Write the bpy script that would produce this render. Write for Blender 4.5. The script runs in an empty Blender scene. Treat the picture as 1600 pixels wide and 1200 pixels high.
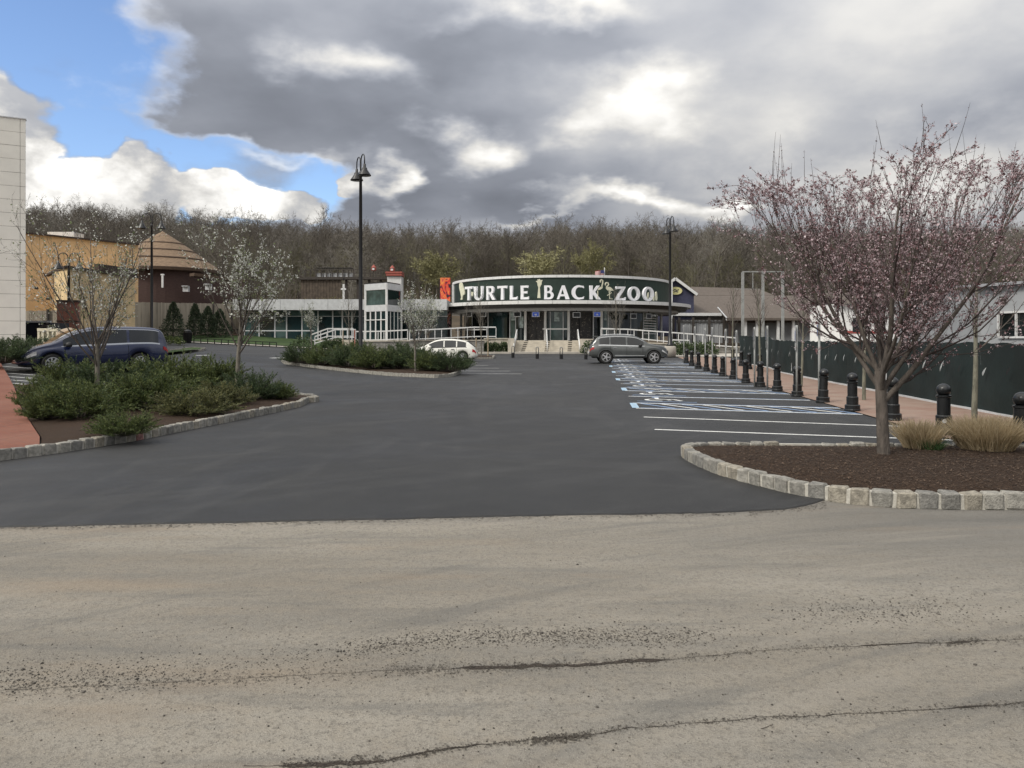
import bpy, bmesh, math, random
import numpy as np
from mathutils import Vector, Matrix, noise as mnoise
R = math.radians
random.seed(7); rng = np.random.default_rng(7)
scene = bpy.context.scene
COL = scene.collection
# ------------------------------------------------------------------ camera
F, EYE, HOR = 1200.0, 1.65, 530.0          # focal length and horizon in photograph pixels, eye height in metres
cam = bpy.data.cameras.new('camera'); camo = bpy.data.objects.new('camera', cam); COL.objects.link(camo)
camo.location = (0, 0, EYE); camo.rotation_euler = (R(90), 0, 0)
cam.sensor_width = 36; cam.lens = 36*F/1600; cam.shift_y = -(600-HOR)/1600
cam.clip_start = 0.1; cam.clip_end = 9000
scene.camera = camo
# ------------------------------------------------------------------ light
SUN_AZ, SUN_EL = -128.0, 42.0              # degrees to the right of the view (behind the camera, on the left), above the horizon
scene.view_settings.view_transform = 'Standard'; scene.view_settings.look = 'None'
scene.view_settings.exposure = 0.42; scene.view_settings.gamma = 1
sun = bpy.data.lights.new('sun', 'SUN'); suno = bpy.data.objects.new('sun', sun); COL.objects.link(suno)
sun.energy = 1.5; sun.angle = R(11); sun.color = (1, .95, .87)
suno.rotation_euler = (R(90-SUN_EL), 0, R(180-SUN_AZ))

class NT:
    """small node-tree builder"""
    def __init__(s, tree): s.t = tree; s.n = tree.nodes; s.l = tree.links; s.n.clear()
    def new(s, typ, **kw):
        n = s.n.new(typ)
        for k, v in kw.items(): setattr(n, k, v)
        return n
    def put(s, sock, v):
        if v is None: return
        if isinstance(v, bpy.types.NodeSocket): s.l.new(v, sock)
        else:
            try: sock.default_value = v
            except Exception: sock.default_value = tuple(v) + (1,)
    def m(s, op, a, b=None, c=None, clamp=False):
        n = s.new('ShaderNodeMath', operation=op, use_clamp=clamp)
        for i, v in enumerate((a, b, c)): s.put(n.inputs[i], v)
        return n.outputs[0]
    def vm(s, op, a, b=None, out=0):
        n = s.new('ShaderNodeVectorMath', operation=op)
        s.put(n.inputs[0], a); s.put(n.inputs[1], b)
        return n.outputs[out]
    def noise(s, vec, scale, detail=4, rough=.5, dist=0, col=False):
        n = s.new('ShaderNodeTexNoise')
        s.put(n.inputs['Vector'], vec)
        n.inputs['Scale'].default_value = scale; n.inputs['Detail'].default_value = detail
        n.inputs['Roughness'].default_value = rough; n.inputs['Distortion'].default_value = dist
        return n.outputs['Color' if col else 'Fac']
    def mr(s, v, a, b, c=0, d=1, smooth=True):
        n = s.new('ShaderNodeMapRange'); n.interpolation_type = 'SMOOTHSTEP' if smooth else 'LINEAR'
        s.put(n.inputs['Value'], v)
        for i, x in zip((1, 2, 3, 4), (a, b, c, d)): s.put(n.inputs[i], x)
        return n.outputs['Result']
    def mix(s, f, a, b):
        n = s.new('ShaderNodeMix', data_type='RGBA')
        s.put(n.inputs[0], f); s.put(n.inputs[6], a); s.put(n.inputs[7], b)
        return n.outputs[2]
    def comb(s, x, y, z):
        n = s.new('ShaderNodeCombineXYZ')
        for i, v in enumerate((x, y, z)): s.put(n.inputs[i], v)
        return n.outputs[0]
    def sep(s, v):
        n = s.new('ShaderNodeSeparateXYZ'); s.put(n.inputs[0], v); return n.outputs

def make_sky():
    w = bpy.data.worlds.new('World'); scene.world = w; w.use_nodes = True
    k = NT(w.node_tree)
    d = k.new('ShaderNodeTexCoord').outputs['Generated']
    x, y, z = k.sep(d)
    sky = k.new('ShaderNodeTexSky', sky_type='NISHITA', sun_disc=False)
    sky.sun_elevation = R(SUN_EL); sky.sun_rotation = R(SUN_AZ); sky.altitude = 100; sky.air_density = 1.0; sky.dust_density = .6
    blue = k.vm('MULTIPLY', sky.outputs[0], (.118, .128, .148))
    az = k.m('MULTIPLY', k.m('ARCTAN2', x, y), 1200)
    hyp = k.m('SQRT', k.m('ADD', k.m('MULTIPLY', x, x), k.m('MULTIPLY', y, y)))
    el = k.m('MULTIPLY', k.m('ARCTAN2', z, hyp), 1200)
    # billow noise on the direction, turned so that the pattern flattens toward the horizon
    zz = k.m('ADD', k.m('ABSOLUTE', z), .30)
    flat = k.comb(k.m('DIVIDE', x, zz), k.m('DIVIDE', y, zz), k.m('MULTIPLY', z, 1.6))
    n1 = k.noise(flat, 2.6, 5, .52)
    n2 = k.noise(k.vm('ADD', flat, (7.3, 2.1, 4.4)), 1.15, 3, .5)
    n3 = k.noise(k.vm('ADD', k.vm('MULTIPLY', d, (1, 1, 1.5)), (3, 9, 1)), 9, 6, .56)
    nv = k.noise(k.vm('ADD', k.vm('MULTIPLY', d, (1, 1, 1.6)), (1, 5, 2)), 7, 5, .5, col=True)
    V = k.vm('ADD', k.comb(az, el, 0), k.vm('MULTIPLY', k.vm('SUBTRACT', nv, (.5, .5, .5)), (210, 150, 0)))
    def ell(px, py, rx, ry, rot=0, hard=.45):
        a = math.atan((px-800)/1200); e = math.atan((530-py)/1200*math.cos(a))
        n = k.new('ShaderNodeVectorMath', operation='MULTIPLY_ADD')
        k.put(n.inputs[0], V); n.inputs[1].default_value = (1/rx, 1/ry, 0); n.inputs[2].default_value = (-a*1200/rx, -e*1200/ry, 0)
        return k.mr(k.vm('LENGTH', n.outputs[0], out=1), 1.25, hard)
    V2 = k.vm('ADD', V, k.vm('MULTIPLY', k.vm('SUBTRACT', k.noise(k.vm('ADD', flat, (2, 8, 5)), 3.2, 5, .55, col=True), (.5, .5, .5)), (330, 150, 0)))
    def ell2(px, py, rx, ry):
        a = math.atan((px-800)/1200); e = math.atan((530-py)/1200*math.cos(a))
        n = k.new('ShaderNodeVectorMath', operation='MULTIPLY_ADD')
        k.put(n.inputs[0], V2); n.inputs[1].default_value = (1/rx, 1/ry, 0); n.inputs[2].default_value = (-a*1200/rx, -e*1200/ry, 0)
        return k.mr(k.vm('LENGTH', n.outputs[0], out=1), 1.4, -.1)
    def mx(lst):
        r = lst[0]
        for q in lst[1:]: r = k.m('MAXIMUM', r, q)
        return r
    def add(lst):
        r = lst[0]
        for q in lst[1:]: r = k.m('ADD', r, q)
        return r
    gap = mx([ell(-150, 60, 330, 320), ell(-80, 130, 195, 180), ell(115, 255, 165, 95), ell(330, 285, 220, 75, -6),
              ell(480, 300, 105, 52), ell(-700, 150, 420, 220)])
    clear = k.mr(k.m('ADD', gap, k.m('MULTIPLY', k.m('SUBTRACT', n3, .5), 1.1)), .26, .74)
    cum = mx([ell(20, 175, 95, 62), ell(60, 215, 70, 50), ell(160, 300, 150, 50), ell(230, 275, 55, 40), ell(330, 310, 125, 38), ell(420, 330, 120, 26),
              ell(40, 330, 200, 60), ell(-250, 250, 200, 120), ell(575, 300, 34, 22)])
    cumA = k.mr(k.m('ADD', cum, k.m('MULTIPLY', k.m('SUBTRACT', n3, .5), 1.25)), .34, .66)
    wisp = k.mr(k.m('ADD', n1, k.m('MULTIPLY', k.m('SUBTRACT', n3, .5), .7)), .42, .78, 0, .75)
    deck = k.m('SUBTRACT', 1, clear)
    alpha = k.m('MAXIMUM', k.m('MAXIMUM', deck, cumA), wisp)
    # how bright the deck is: dark thick belly, thin bright breaks, and a glow where the sun stands behind it
    sa, se = R(SUN_AZ), R(SUN_EL)
    sd = k.vm('DOT_PRODUCT', d, (math.sin(sa)*math.cos(se), math.cos(sa)*math.cos(se), math.sin(se)), out=1)
    glow = k.mr(sd, .2, 1.0)
    dark = mx([ell(330, 130, 260, 110), ell(520, 190, 330, 90), ell(800, 60, 240, 70), ell(780, 300, 330, 60)])
    thick = k.m('ADD', k.m('MULTIPLY', k.mr(n2, .33, .68), .16), k.m('MULTIPLY', k.mr(n1, .32, .72), .09))
    g = k.m('ADD', k.m('ADD', .185, thick), k.m('MULTIPLY', glow, .42))
    g = k.m('MULTIPLY', g, k.m('SUBTRACT', 1, k.m('MULTIPLY', dark, .26)))
    brk = add([k.m('MULTIPLY', ell2(px, py, rx, ry), s_) for px, py, rx, ry, rot, s_ in (
        (178, 95, 34, 95, 12, .85), (200, 20, 60, 34, 0, .5), (1030, 135, 140, 52, 8, .34), (940, 195, 80, 34, 0, .25), (545, 98, 110, 40, 12, .30),
        (740, 232, 85, 48, 0, .45), (555, 290, 40, 30, 0, .5), (1010, 318, 130, 22, 0, .45), (1120, 306, 40, 22, 0, .5), (840, 335, 90, 10, 0, .3),
        (1500, 25, 420, 70, 0, .07), (850, 5, 170, 30, 0, .28), (1320, 230, 300, 90, 10, .16), (1560, 330, 260, 80, 0, .22), (450, 235, 90, 14, -10, .3), (145, 170, 22, 40, 0, .5))])
    brk = k.m('MULTIPLY', brk, k.mr(k.m('ADD', n3, k.m('MULTIPLY', n1, .6)), .62, .98, .25, 1.2))
    g = k.m('ADD', g, brk)
    edge = k.m('MULTIPLY', k.m('MULTIPLY', deck, k.m('SUBTRACT', 1, deck)), .55)
    g = k.m('ADD', g, edge)
    cg = k.m('ADD', k.mr(n3, .38, .62, .40, .86), k.m('MULTIPLY', k.m('SUBTRACT', n1, .5), .55))
    onlyc = k.m('MULTIPLY', cumA, k.m('SUBTRACT', 1, k.m('MULTIPLY', deck, .85)))
    g = k.mix(onlyc, k.comb(g, g, g), k.comb(cg, cg, cg))
    gs = k.sep(g)[0]
    tint = k.mix(k.mr(gs, .15, .55), (.90, .965, 1.12), (1.02, 1.0, .96))
    cloud = k.vm('MULTIPLY', g, tint)
    lum = k.mr(k.m('MAXIMUM', z, 0), 0, 1, .74, 2.3, False)      # an overcast sky is brighter overhead than at the horizon
    cloud = k.vm('MULTIPLY', cloud, k.comb(lum, lum, lum))
    col = k.mix(alpha, blue, cloud)
    bg = k.new('ShaderNodeBackground'); k.put(bg.inputs[0], col); bg.inputs[1].default_value = 1.0
    o = k.new('ShaderNodeOutputWorld'); k.l.new(bg.outputs[0], o.inputs[0])
make_sky()
scene.world.cycles.sampling_method = 'MANUAL'; scene.world.cycles.sample_map_resolution = 256
# ------------------------------------------------------------------ helpers
def ss(a, b, x):
    t = min(1, max(0, (x-a)/(b-a))); return t*t*(3-2*t)
def soft(x): return 0 if x < -3 else (x if x > 3 else (x+3)**2/12)
def G(x, y):
    """height of the paved ground: nearly level, climbing a little toward the entrance and toward the left, then the wooded ridge"""
    g = .0145*soft(min(y, 92)-36) + .05*soft(min(-x-8.5, 30))*ss(13, 24, y)
    if y > 100:
        h = ss(100, 250, y)*16.8 + ss(95, 130, y)*2.0
        h *= 1 + .42*ss(-30, -150, x) + .05*math.sin(x*.021+1) + .04*math.sin(x*.05)
        g += h
    return g
def gp(px, py, dz=0.0):
    """ground point seen at a pixel of the photograph (dz: height above the ground)"""
    Y = F*(EYE-dz)/max(py-HOR, 1)
    for _ in range(60):
        X = (px-800)*Y/F
        Yn = F*(EYE-dz-G(X, Y))/max(py-HOR, 1)
        Y = .5*Y+.5*max(Yn, 1)
    return Vector(((px-800)*Y/F, Y, G((px-800)*Y/F, Y)))
def at(px, Y, py=None, z=None):
    return Vector(((px-800)*Y/F, Y, (EYE+(HOR-py)*Y/F) if py is not None else (z or 0)))

class MB:
    def __init__(s): s.v = []; s.f = []
    def add(s, verts, faces, M=None):
        o = len(s.v)
        if M is not None: verts = [M @ Vector(p) for p in verts]
        s.v += [tuple(p) for p in verts]; s.f += [tuple(i+o for i in f) for f in faces]
        return s
    def box(s, c, size, rz=0, M=None):
        x, y, z = (q/2 for q in size)
        vs = [(-x,-y,-z),(x,-y,-z),(x,y,-z),(-x,y,-z),(-x,-y,z),(x,-y,z),(x,y,z),(-x,y,z)]
        m = Matrix.Translation(c) @ Matrix.Rotation(rz, 4, 'Z')
        if M is not None: m = M @ m
        return s.add(vs, [(0,3,2,1),(4,5,6,7),(0,1,5,4),(1,2,6,5),(2,3,7,6),(3,0,4,7)], m)
    def bx(s, x0, x1, y0, y1, z0, z1): return s.box(((x0+x1)/2,(y0+y1)/2,(z0+z1)/2), (x1-x0,y1-y0,z1-z0))
    def bar(s, a, b, w, d=None):
        """rectangular bar between two points"""
        a, b = Vector(a), Vector(b); d = d or w
        t = (b-a); L = t.length; t = t/L
        up = Vector((0,0,1)) if abs(t.z) < .95 else Vector((0,1,0))
        u = t.cross(up).normalized(); v = u.cross(t)
        vs = []
        for p in (a, b):
            for i, j in ((-1,-1),(1,-1),(1,1),(-1,1)): vs.append(p+u*(i*w/2)+v*(j*d/2))
        return s.add(vs, [(3,2,1,0),(4,5,6,7),(0,1,5,4),(1,2,6,5),(2,3,7,6),(3,0,4,7)])
    def tube(s, pts, rad, n=6, cap=True):
        pts = [Vector(p) for p in pts]
        if not hasattr(rad, '__len__'): rad = [rad]*len(pts)
        o = len(s.v); k = len(pts); pu = None
        for i, p in enumerate(pts):
            t = (pts[min(i+1,k-1)]-pts[max(i-1,0)])
            t = t.normalized() if t.length > 1e-9 else Vector((0,0,1))
            if pu is None:
                ref = Vector((0,0,1)) if abs(t.z) < .9 else Vector((1,0,0)); u = t.cross(ref).normalized()
            else:
                u = pu - t*pu.dot(t); u = u.normalized() if u.length > 1e-6 else t.orthogonal().normalized()
            pu = u; v = t.cross(u)
            for j in range(n):
                a = 2*math.pi*j/n; q = p+(u*math.cos(a)+v*math.sin(a))*rad[i]; s.v.append((q.x,q.y,q.z))
        for i in range(k-1):
            for j in range(n):
                a = o+i*n+j; b = o+i*n+(j+1)%n; s.f.append((a,b,b+n,a+n))
        if cap:
            s.f.append(tuple(o+j for j in range(n-1,-1,-1))); s.f.append(tuple(o+(k-1)*n+j for j in range(n)))
        return s
    def lathe(s, prof, n=16, c=(0,0,0), M=None):
        """prof: (radius, z) from bottom to top"""
        vs, fs = [], []
        for r, z in prof:
            for j in range(n):
                a = 2*math.pi*j/n; vs.append((c[0]+r*math.cos(a), c[1]+r*math.sin(a), c[2]+z))
        for i in range(len(prof)-1):
            for j in range(n):
                a = i*n+j; b = i*n+(j+1)%n; fs.append((a,b,b+n,a+n))
        fs.append(tuple(range(n-1,-1,-1))); fs.append(tuple((len(prof)-1)*n+j for j in range(n)))
        return s.add(vs, fs, M)
    def prism(s, poly, z0, z1, M=None):
        """poly in xy, extruded in z"""
        n = len(poly)
        vs = [(p[0],p[1],z0) for p in poly]+[(p[0],p[1],z1) for p in poly]
        fs = [tuple(range(n-1,-1,-1)), tuple(range(n,2*n))]+[(i,(i+1)%n,(i+1)%n+n,i+n) for i in range(n)]
        return s.add(vs, fs, M)
    def quad(s, a, b, c, d): return s.add([a,b,c,d], [(0,1,2,3)])
    def arc(s, c, r0, r1, a0, a1, z0, z1, n=24):
        """ring segment about centre c, angle measured from the direction toward the camera, + to the right"""
        def P(r, a, z): return (c[0]+r*math.sin(a), c[1]-r*math.cos(a), z)
        vs, fs = [], []
        for i in range(n+1):
            a = a0+(a1-a0)*i/n
            vs += [P(r0,a,z0),P(r1,a,z0),P(r1,a,z1),P(r0,a,z1)]
        for i in range(n):
            o = 4*i
            for q in range(4): fs.append((o+q, o+(q+1)%4, o+4+(q+1)%4, o+4+q))
        fs += [(3,2,1,0),(4*n,4*n+1,4*n+2,4*n+3)]
        return s.add(vs, fs)
    def mesh(s, name, mat, smooth=False):
        me = bpy.data.meshes.new(name); me.from_pydata(s.v, [], s.f)
        if mat: me.materials.append(mat)
        if smooth: me.polygons.foreach_set('use_smooth', [True]*len(me.polygons))
        me.update(); return me
    def build(s, name, mat, parent=None, smooth=False, loc=None):
        return link(name, s.mesh(name, mat, smooth), parent, loc)
def link(name, me, parent=None, loc=None, rz=0):
    o = bpy.data.objects.new(name, me); COL.objects.link(o); o.parent = parent
    if loc is not None: o.location = loc
    if rz: o.rotation_euler.z = rz
    return o
def npmesh(name, V, Fc, mat, smooth=False):
    """mesh from arrays, faces all quads or all triangles"""
    V = np.asarray(V, dtype=np.float32); Fc = np.asarray(Fc, dtype=np.int32)
    me = bpy.data.meshes.new(name); k = Fc.shape[1]; n = len(Fc)
    me.vertices.add(len(V)); me.vertices.foreach_set('co', V.ravel())
    me.loops.add(n*k); me.loops.foreach_set('vertex_index', Fc.ravel())
    me.polygons.add(n); me.polygons.foreach_set('loop_start', np.arange(n, dtype=np.int32)*k)
    if smooth: me.polygons.foreach_set('use_smooth', np.ones(n, dtype=bool))
    if mat: me.materials.append(mat)
    me.update(calc_edges=True); me.validate(); return me
def tag(o, label, cat, group=None):
    o['label'] = label; o['category'] = cat
    if group: o['group'] = group
    return o
def kind(o, k): o['kind'] = k; return o
def thing(name, label, cat, loc=(0,0,0), rz=0, group=None):
    o = bpy.data.objects.new(name, None); COL.objects.link(o)
    o.location = loc; o.rotation_euler.z = rz; o.empty_display_size = .2
    return tag(o, label, cat, group)
def copy_tree(o, parent=None):
    c = o.copy(); COL.objects.link(c); c.parent = parent
    for ch in list(o.children): copy_tree(ch, c)
    return c
ORD = ['first','second','third','fourth','fifth','sixth','seventh','eighth','ninth','tenth','eleventh','twelfth','thirteenth','fourteenth','fifteenth','sixteenth']
# ------------------------------------------------------------------ materials
MATS = {}
def mat(name, col, rough=.7, var=.12, scale=6, bump=0, bscale=40, metal=0, spec=.5, col2=None, detail=5, coat=0, stretch=None, island=0, island_col=None, world=False, trans=0):
    if name in MATS: return MATS[name]
    m = bpy.data.materials.new(name); m.use_nodes = True; k = NT(m.node_tree)
    co = k.new('ShaderNodeNewGeometry').outputs['Position'] if world else k.new('ShaderNodeTexCoord').outputs['Object']
    if stretch: co = k.vm('MULTIPLY', co, stretch)
    p = k.new('ShaderNodeBsdfPrincipled'); o = k.new('ShaderNodeOutputMaterial'); k.l.new(p.outputs[0], o.inputs[0])
    c = tuple(col)+(1,)
    if col2 is not None or var:
        n = k.noise(co, scale, detail, .6)
        lo = col2 if col2 is not None else tuple(q*(1-var) for q in col)
        hi = col if col2 is not None else tuple(q*(1+var) for q in col)
        c = k.mix(k.mr(n, .32, .68), tuple(lo)+(1,), tuple(hi)+(1,))
    if island:
        r = k.new('ShaderNodeNewGeometry').outputs['Random Per Island']
        ic = island_col or tuple(min(1, q*(1+island)) for q in col)
        f = k.m('POWER', r, 1.5)
        c = k.mix(f, c, tuple(ic)+(1,))
    k.put(p.inputs['Base Color'], c)
    p.inputs['Roughness'].default_value = rough; p.inputs['Metallic'].default_value = metal
    p.inputs['Specular IOR Level'].default_value = spec; p.inputs['Coat Weight'].default_value = coat
    if bump:
        b = k.new('ShaderNodeBump'); b.inputs['Strength'].default_value = bump; b.inputs['Distance'].default_value = .02
        k.put(b.inputs['Height'], k.noise(co, bscale, 4, .6)); k.l.new(b.outputs[0], p.inputs['Normal'])
    if trans:
        t = k.new('ShaderNodeBsdfTranslucent'); k.put(t.inputs[0], c); x = k.new('ShaderNodeMixShader'); x.inputs[0].default_value = trans
        k.l.new(p.outputs[0], x.inputs[1]); k.l.new(t.outputs[0], x.inputs[2]); k.l.new(x.outputs[0], o.inputs[0])
    MATS[name] = m; return m
def ground_mat(name, fn, rough=.85, bump=.4, spec=.5):
    m = bpy.data.materials.new(name); m.use_nodes = True; k = NT(m.node_tree)
    P = k.new('ShaderNodeNewGeometry').outputs['Position']
    p = k.new('ShaderNodeBsdfPrincipled'); o = k.new('ShaderNodeOutputMaterial'); k.l.new(p.outputs[0], o.inputs[0])
    c, h, r = fn(k, P)
    k.put(p.inputs['Base Color'], c); k.put(p.inputs['Roughness'], r if r is not None else rough); p.inputs['Specular IOR Level'].default_value = spec
    if h is not None:
        b = k.new('ShaderNodeBump'); b.inputs['Strength'].default_value = bump; b.inputs['Distance'].default_value = .01
        k.put(b.inputs['Height'], h); k.l.new(b.outputs[0], p.inputs['Normal'])
    return m
def _old(k, P):
    s = k.vm('MULTIPLY', P, (.22, 1, 1))
    big = k.noise(s, .55, 5, .6); mid = k.noise(k.vm('ADD', s, (5, 3, 0)), 2.3, 5, .62); tex = k.noise(P, 9, 6, .68)
    fine = k.noise(P, 95, 4, .72); sp = k.noise(P, 210, 2, .5); agg = k.noise(P, 38, 4, .7); st = k.noise(k.vm('MULTIPLY', P, (.35, 3.2, 1)), 1.4, 6, .65, .4)
    c = k.mix(k.mr(big, .36, .64), (.190, .171, .141, 1), (.275, .253, .214, 1))
    c = k.mix(k.mr(mid, .42, .70, 0, .55), c, (.160, .151, .134, 1))
    c = k.mix(k.mr(tex, .40, .75, 0, .5), c, (.235, .205, .160, 1))
    # the right end has been driven on more and is greyer
    c = k.mix(k.m('MULTIPLY', k.mr(k.sep(P)[0], -1, 7), k.mr(k.sep(P)[1], 4.2, 7)), c, k.mix(k.mr(mid, .3, .7), (.118, .115, .108, 1), (.165, .160, .149, 1)))
    c = k.mix(k.mr(fine, .52, .68, 0, .75), c, (.085, .077, .066, 1))
    c = k.mix(k.mr(agg, .48, .68, 0, .75), c, (.125, .113, .096, 1))
    c = k.mix(k.mr(st, .50, .72, 0, .55), c, (.118, .114, .105, 1))
    pol = k.vm('SUBTRACT', P, (6.5, -6.0, 0)); px_, py_, _ = k.sep(pol); rr = k.vm('LENGTH', pol, out=1); arc = k.noise(k.comb(rr, k.m('MULTIPLY', k.m('ARCTAN2', py_, px_), .9), 0), 3.2, 5, .6)
    c = k.mix(k.mr(arc, .54, .66, 0, .40), c, (.105, .102, .095, 1)); c = k.mix(k.mr(arc, .44, .34, 0, .30), c, (.27, .245, .205, 1))
    warm = k.noise(k.vm('ADD', s, (1, 9, 0)), 1.1, 5, .65); c = k.mix(k.mr(warm, .52, .72, 0, .45), c, (.235, .180, .125, 1))
    c = k.mix(k.mr(sp, .60, .72, 0, .85), c, (.42, .39, .34, 1))
    h = k.m('ADD', k.m('MULTIPLY', fine, .8), k.m('ADD', k.m('MULTIPLY', sp, .5), k.m('MULTIPLY', agg, 1.4)))
    return c, h, None
def _asph(k, P):
    s = k.vm('MULTIPLY', P, (.5, .22, 1))
    big = k.noise(s, .30, 5, .6, .6); mid = k.noise(P, 1.6, 5, .6); fine = k.noise(P, 80, 4, .75); sp = k.noise(P, 220, 2, .5); lane = k.noise(k.vm('MULTIPLY', P, (1, .03, 1)), .45, 3, .5, .3); pa = k.noise(P, .22, 6, .62, .8)
    c = k.mix(k.mr(big, .35, .68), (.0130, .0131, .0135, 1), (.0235, .0235, .0235, 1))
    c = k.mix(k.mr(pa, .46, .60, 0, .35), c, (.034, .0338, .033, 1)); c = k.mix(k.mr(lane, .50, .56, 0, .35), c, (.018, .0185, .020, 1))
    c = k.mix(k.mr(mid, .45, .75, 0, .4), c, (.040, .0395, .0385, 1))
    c = k.mix(k.mr(fine, .48, .66, 0, .8), c, (.009, .009, .010, 1))
    c = k.mix(k.mr(sp, .60, .74, 0, .8), c, (.14, .138, .134, 1))
    for cx_, cy_, st_ in ((-16, 30, .30), (12, 40, .22)):
        pol = k.vm('SUBTRACT', P, (cx_, cy_, 0)); px_, py_, _ = k.sep(pol); rr = k.vm('LENGTH', pol, out=1); arc = k.noise(k.comb(rr, k.m('MULTIPLY', k.m('ARCTAN2', py_, px_), 1.6), cx_), 1.7, 5, .62)
        c = k.mix(k.mr(arc, .53, .66, 0, st_), c, (.046, .0455, .0445, 1)); c = k.mix(k.mr(arc, .45, .34, 0, st_), c, (.013, .013, .014, 1))
    # pale scuffs that turning tyres have left
    tr = k.noise(k.vm('MULTIPLY', P, (.9, .16, 1)), 1.1, 4, .5, 1.5)
    c = k.mix(k.mr(tr, .54, .68, 0, .12), c, (.085, .082, .078, 1))
    return c, k.m('ADD', fine, sp), k.mr(pa, .3, .7, .52, .74)
def _mulch(k, P):
    a = k.noise(k.vm('MULTIPLY', P, (1, 1.8, 1)), 42, 5, .75); b = k.noise(P, 3, 4, .5); v = k.noise(P, 95, 3, .6)
    c = k.mix(k.mr(a, .34, .66), (.008, .0055, .004, 1), (.066, .040, .025, 1))
    c = k.mix(k.mr(v, .60, .75, 0, .7), c, (.14, .098, .066, 1)); c = k.mix(k.mr(b, .4, .75, 0, .4), c, (.035, .024, .018, 1))
    return c, a, None
def _brick(k, P):
    t = k.new('ShaderNodeTexBrick'); k.put(t.inputs['Vector'], P)
    t.inputs['Scale'].default_value = 1; t.inputs['Brick Width'].default_value = .2; t.inputs['Row Height'].default_value = .1; t.inputs['Mortar Size'].default_value = .006
    t.inputs['Color1'].default_value = (.205, .074, .045, 1); t.inputs['Color2'].default_value = (.170, .058, .037, 1); t.inputs['Mortar'].default_value = (.10, .07, .055, 1)
    n = k.noise(P, .8, 5, .6); f = k.noise(P, 60, 3, .6); c = k.mix(k.mr(n, .35, .72, 0, .6), t.outputs[0], (.205, .100, .070, 1))
    c = k.mix(k.mr(f, .55, .8, 0, .4), c, (.10, .06, .045, 1))
    # every fifth row is a joint between paver fields
    x, y, z = k.sep(P); j = k.m('FRACT', k.m('MULTIPLY', x, .9)); w = k.m('LESS_THAN', j, .016); c = k.mix(k.m('MULTIPLY', w, .7), c, (.07, .035, .026, 1))
    return c, f, None
def _paleb(k, P):
    c, f, r = _brick(k, P); n = k.noise(P, 1.3, 5, .6)
    return k.mix(k.mr(n, .3, .65, .55, .9), c, (.27, .205, .165, 1)), f, None
def _soil(k, P):
    a = k.noise(P, .15, 6, .65); b = k.noise(P, 3, 5, .7)
    c = k.mix(k.mr(a, .35, .65), (.070, .055, .040, 1), (.105, .080, .055, 1)); return k.mix(k.mr(b, .5, .7, 0, .6), c, (.05, .055, .025, 1)), b, None
def _lawn(k, P):
    a = k.noise(P, .5, 5, .6); b = k.noise(P, 14, 4, .7)
    c = k.mix(k.mr(a, .35, .65), (.030, .052, .018, 1), (.048, .075, .026, 1)); return k.mix(k.mr(b, .5, .7, 0, .5), c, (.02, .04, .012, 1)), b, None
def _conc(k, P):
    a = k.noise(P, .8, 5, .6); b = k.noise(P, 25, 4, .6)
    c = k.mix(k.mr(a, .3, .7), (.34, .315, .275, 1), (.46, .43, .38, 1)); return k.mix(k.mr(b, .5, .8, 0, .4), c, (.25, .225, .19, 1)), b, None
M_old = ground_mat('worn tan tarmac', _old, .9, .6, .3)
M_asph = ground_mat('new asphalt', _asph, .75, .55, .45)
M_mulch = ground_mat('bark mulch', _mulch, .95, 1.0, .2)
M_brick = ground_mat('red brick paving', _brick, .85, .3, .3)
M_paleb = ground_mat('sandy brick paving', _paleb, .85, .3, .3)
M_soil = ground_mat('leaf litter', _soil, .95, .5, .2)
M_lawn = ground_mat('short lawn', _lawn, .95, .8, .2)
M_conc = ground_mat('pale concrete', _conc, .85, .3, .3)
M_white = mat('white road paint', (.62, .62, .60), .7, .15, 9)
M_bluep = mat('blue road paint', (.20, .29, .45), .7, .2, 9)
# ------------------------------------------------------------------ setting
def sheet(name, xs, ys, zf, m):
    V = [(x, y, zf(x, y)) for y in ys for x in xs]; n = len(xs)
    Fc = [(j*n+i, j*n+i+1, (j+1)*n+i+1, (j+1)*n+i) for j in range(len(ys)-1) for i in range(n-1)]
    return kind(link(name, npmesh(name, V, Fc, m, True)), 'structure')
xs = sorted(set([-4000,-2000,-1000,-600,-400]+list(np.linspace(-300, 300, 121))+[400,600,1000,2000,4000]))
ys = sorted(set([-3000,-1000,-300,-60]+list(np.linspace(-20, 100, 41))+list(np.linspace(104, 280, 45))+[320,400,600,1000,2000,5000]))
sheet('terrain', xs, ys, lambda x, y: G(x, y)-.14-(.0 if y < 90 else 0), M_soil)
sheet('old_road', list(np.linspace(-60, 60, 61)), list(np.linspace(-25, 10.5, 25)), lambda x, y: -.014, M_old)
EDGE = [(0,822),(200,818),(400,814),(600,810),(800,805),(1000,802),(1150,799),(1225,794),(1262,788),(1290,780)]
ep = [gp(a, b) for a, b in EDGE]
ep = [Vector((-62, ep[0].y+.3, 0)), Vector((-20, ep[0].y+.12, 0))]+ep+[Vector((3.7, 8.4, 0)), Vector((5, 9.5, 0)), Vector((62, 9.8, 0))]
def edgeY(x):
    for a, b in zip(ep, ep[1:]):
        if a.x <= x <= b.x: return a.y+(b.y-a.y)*(x-a.x)/(b.x-a.x)
    return ep[-1].y
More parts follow.
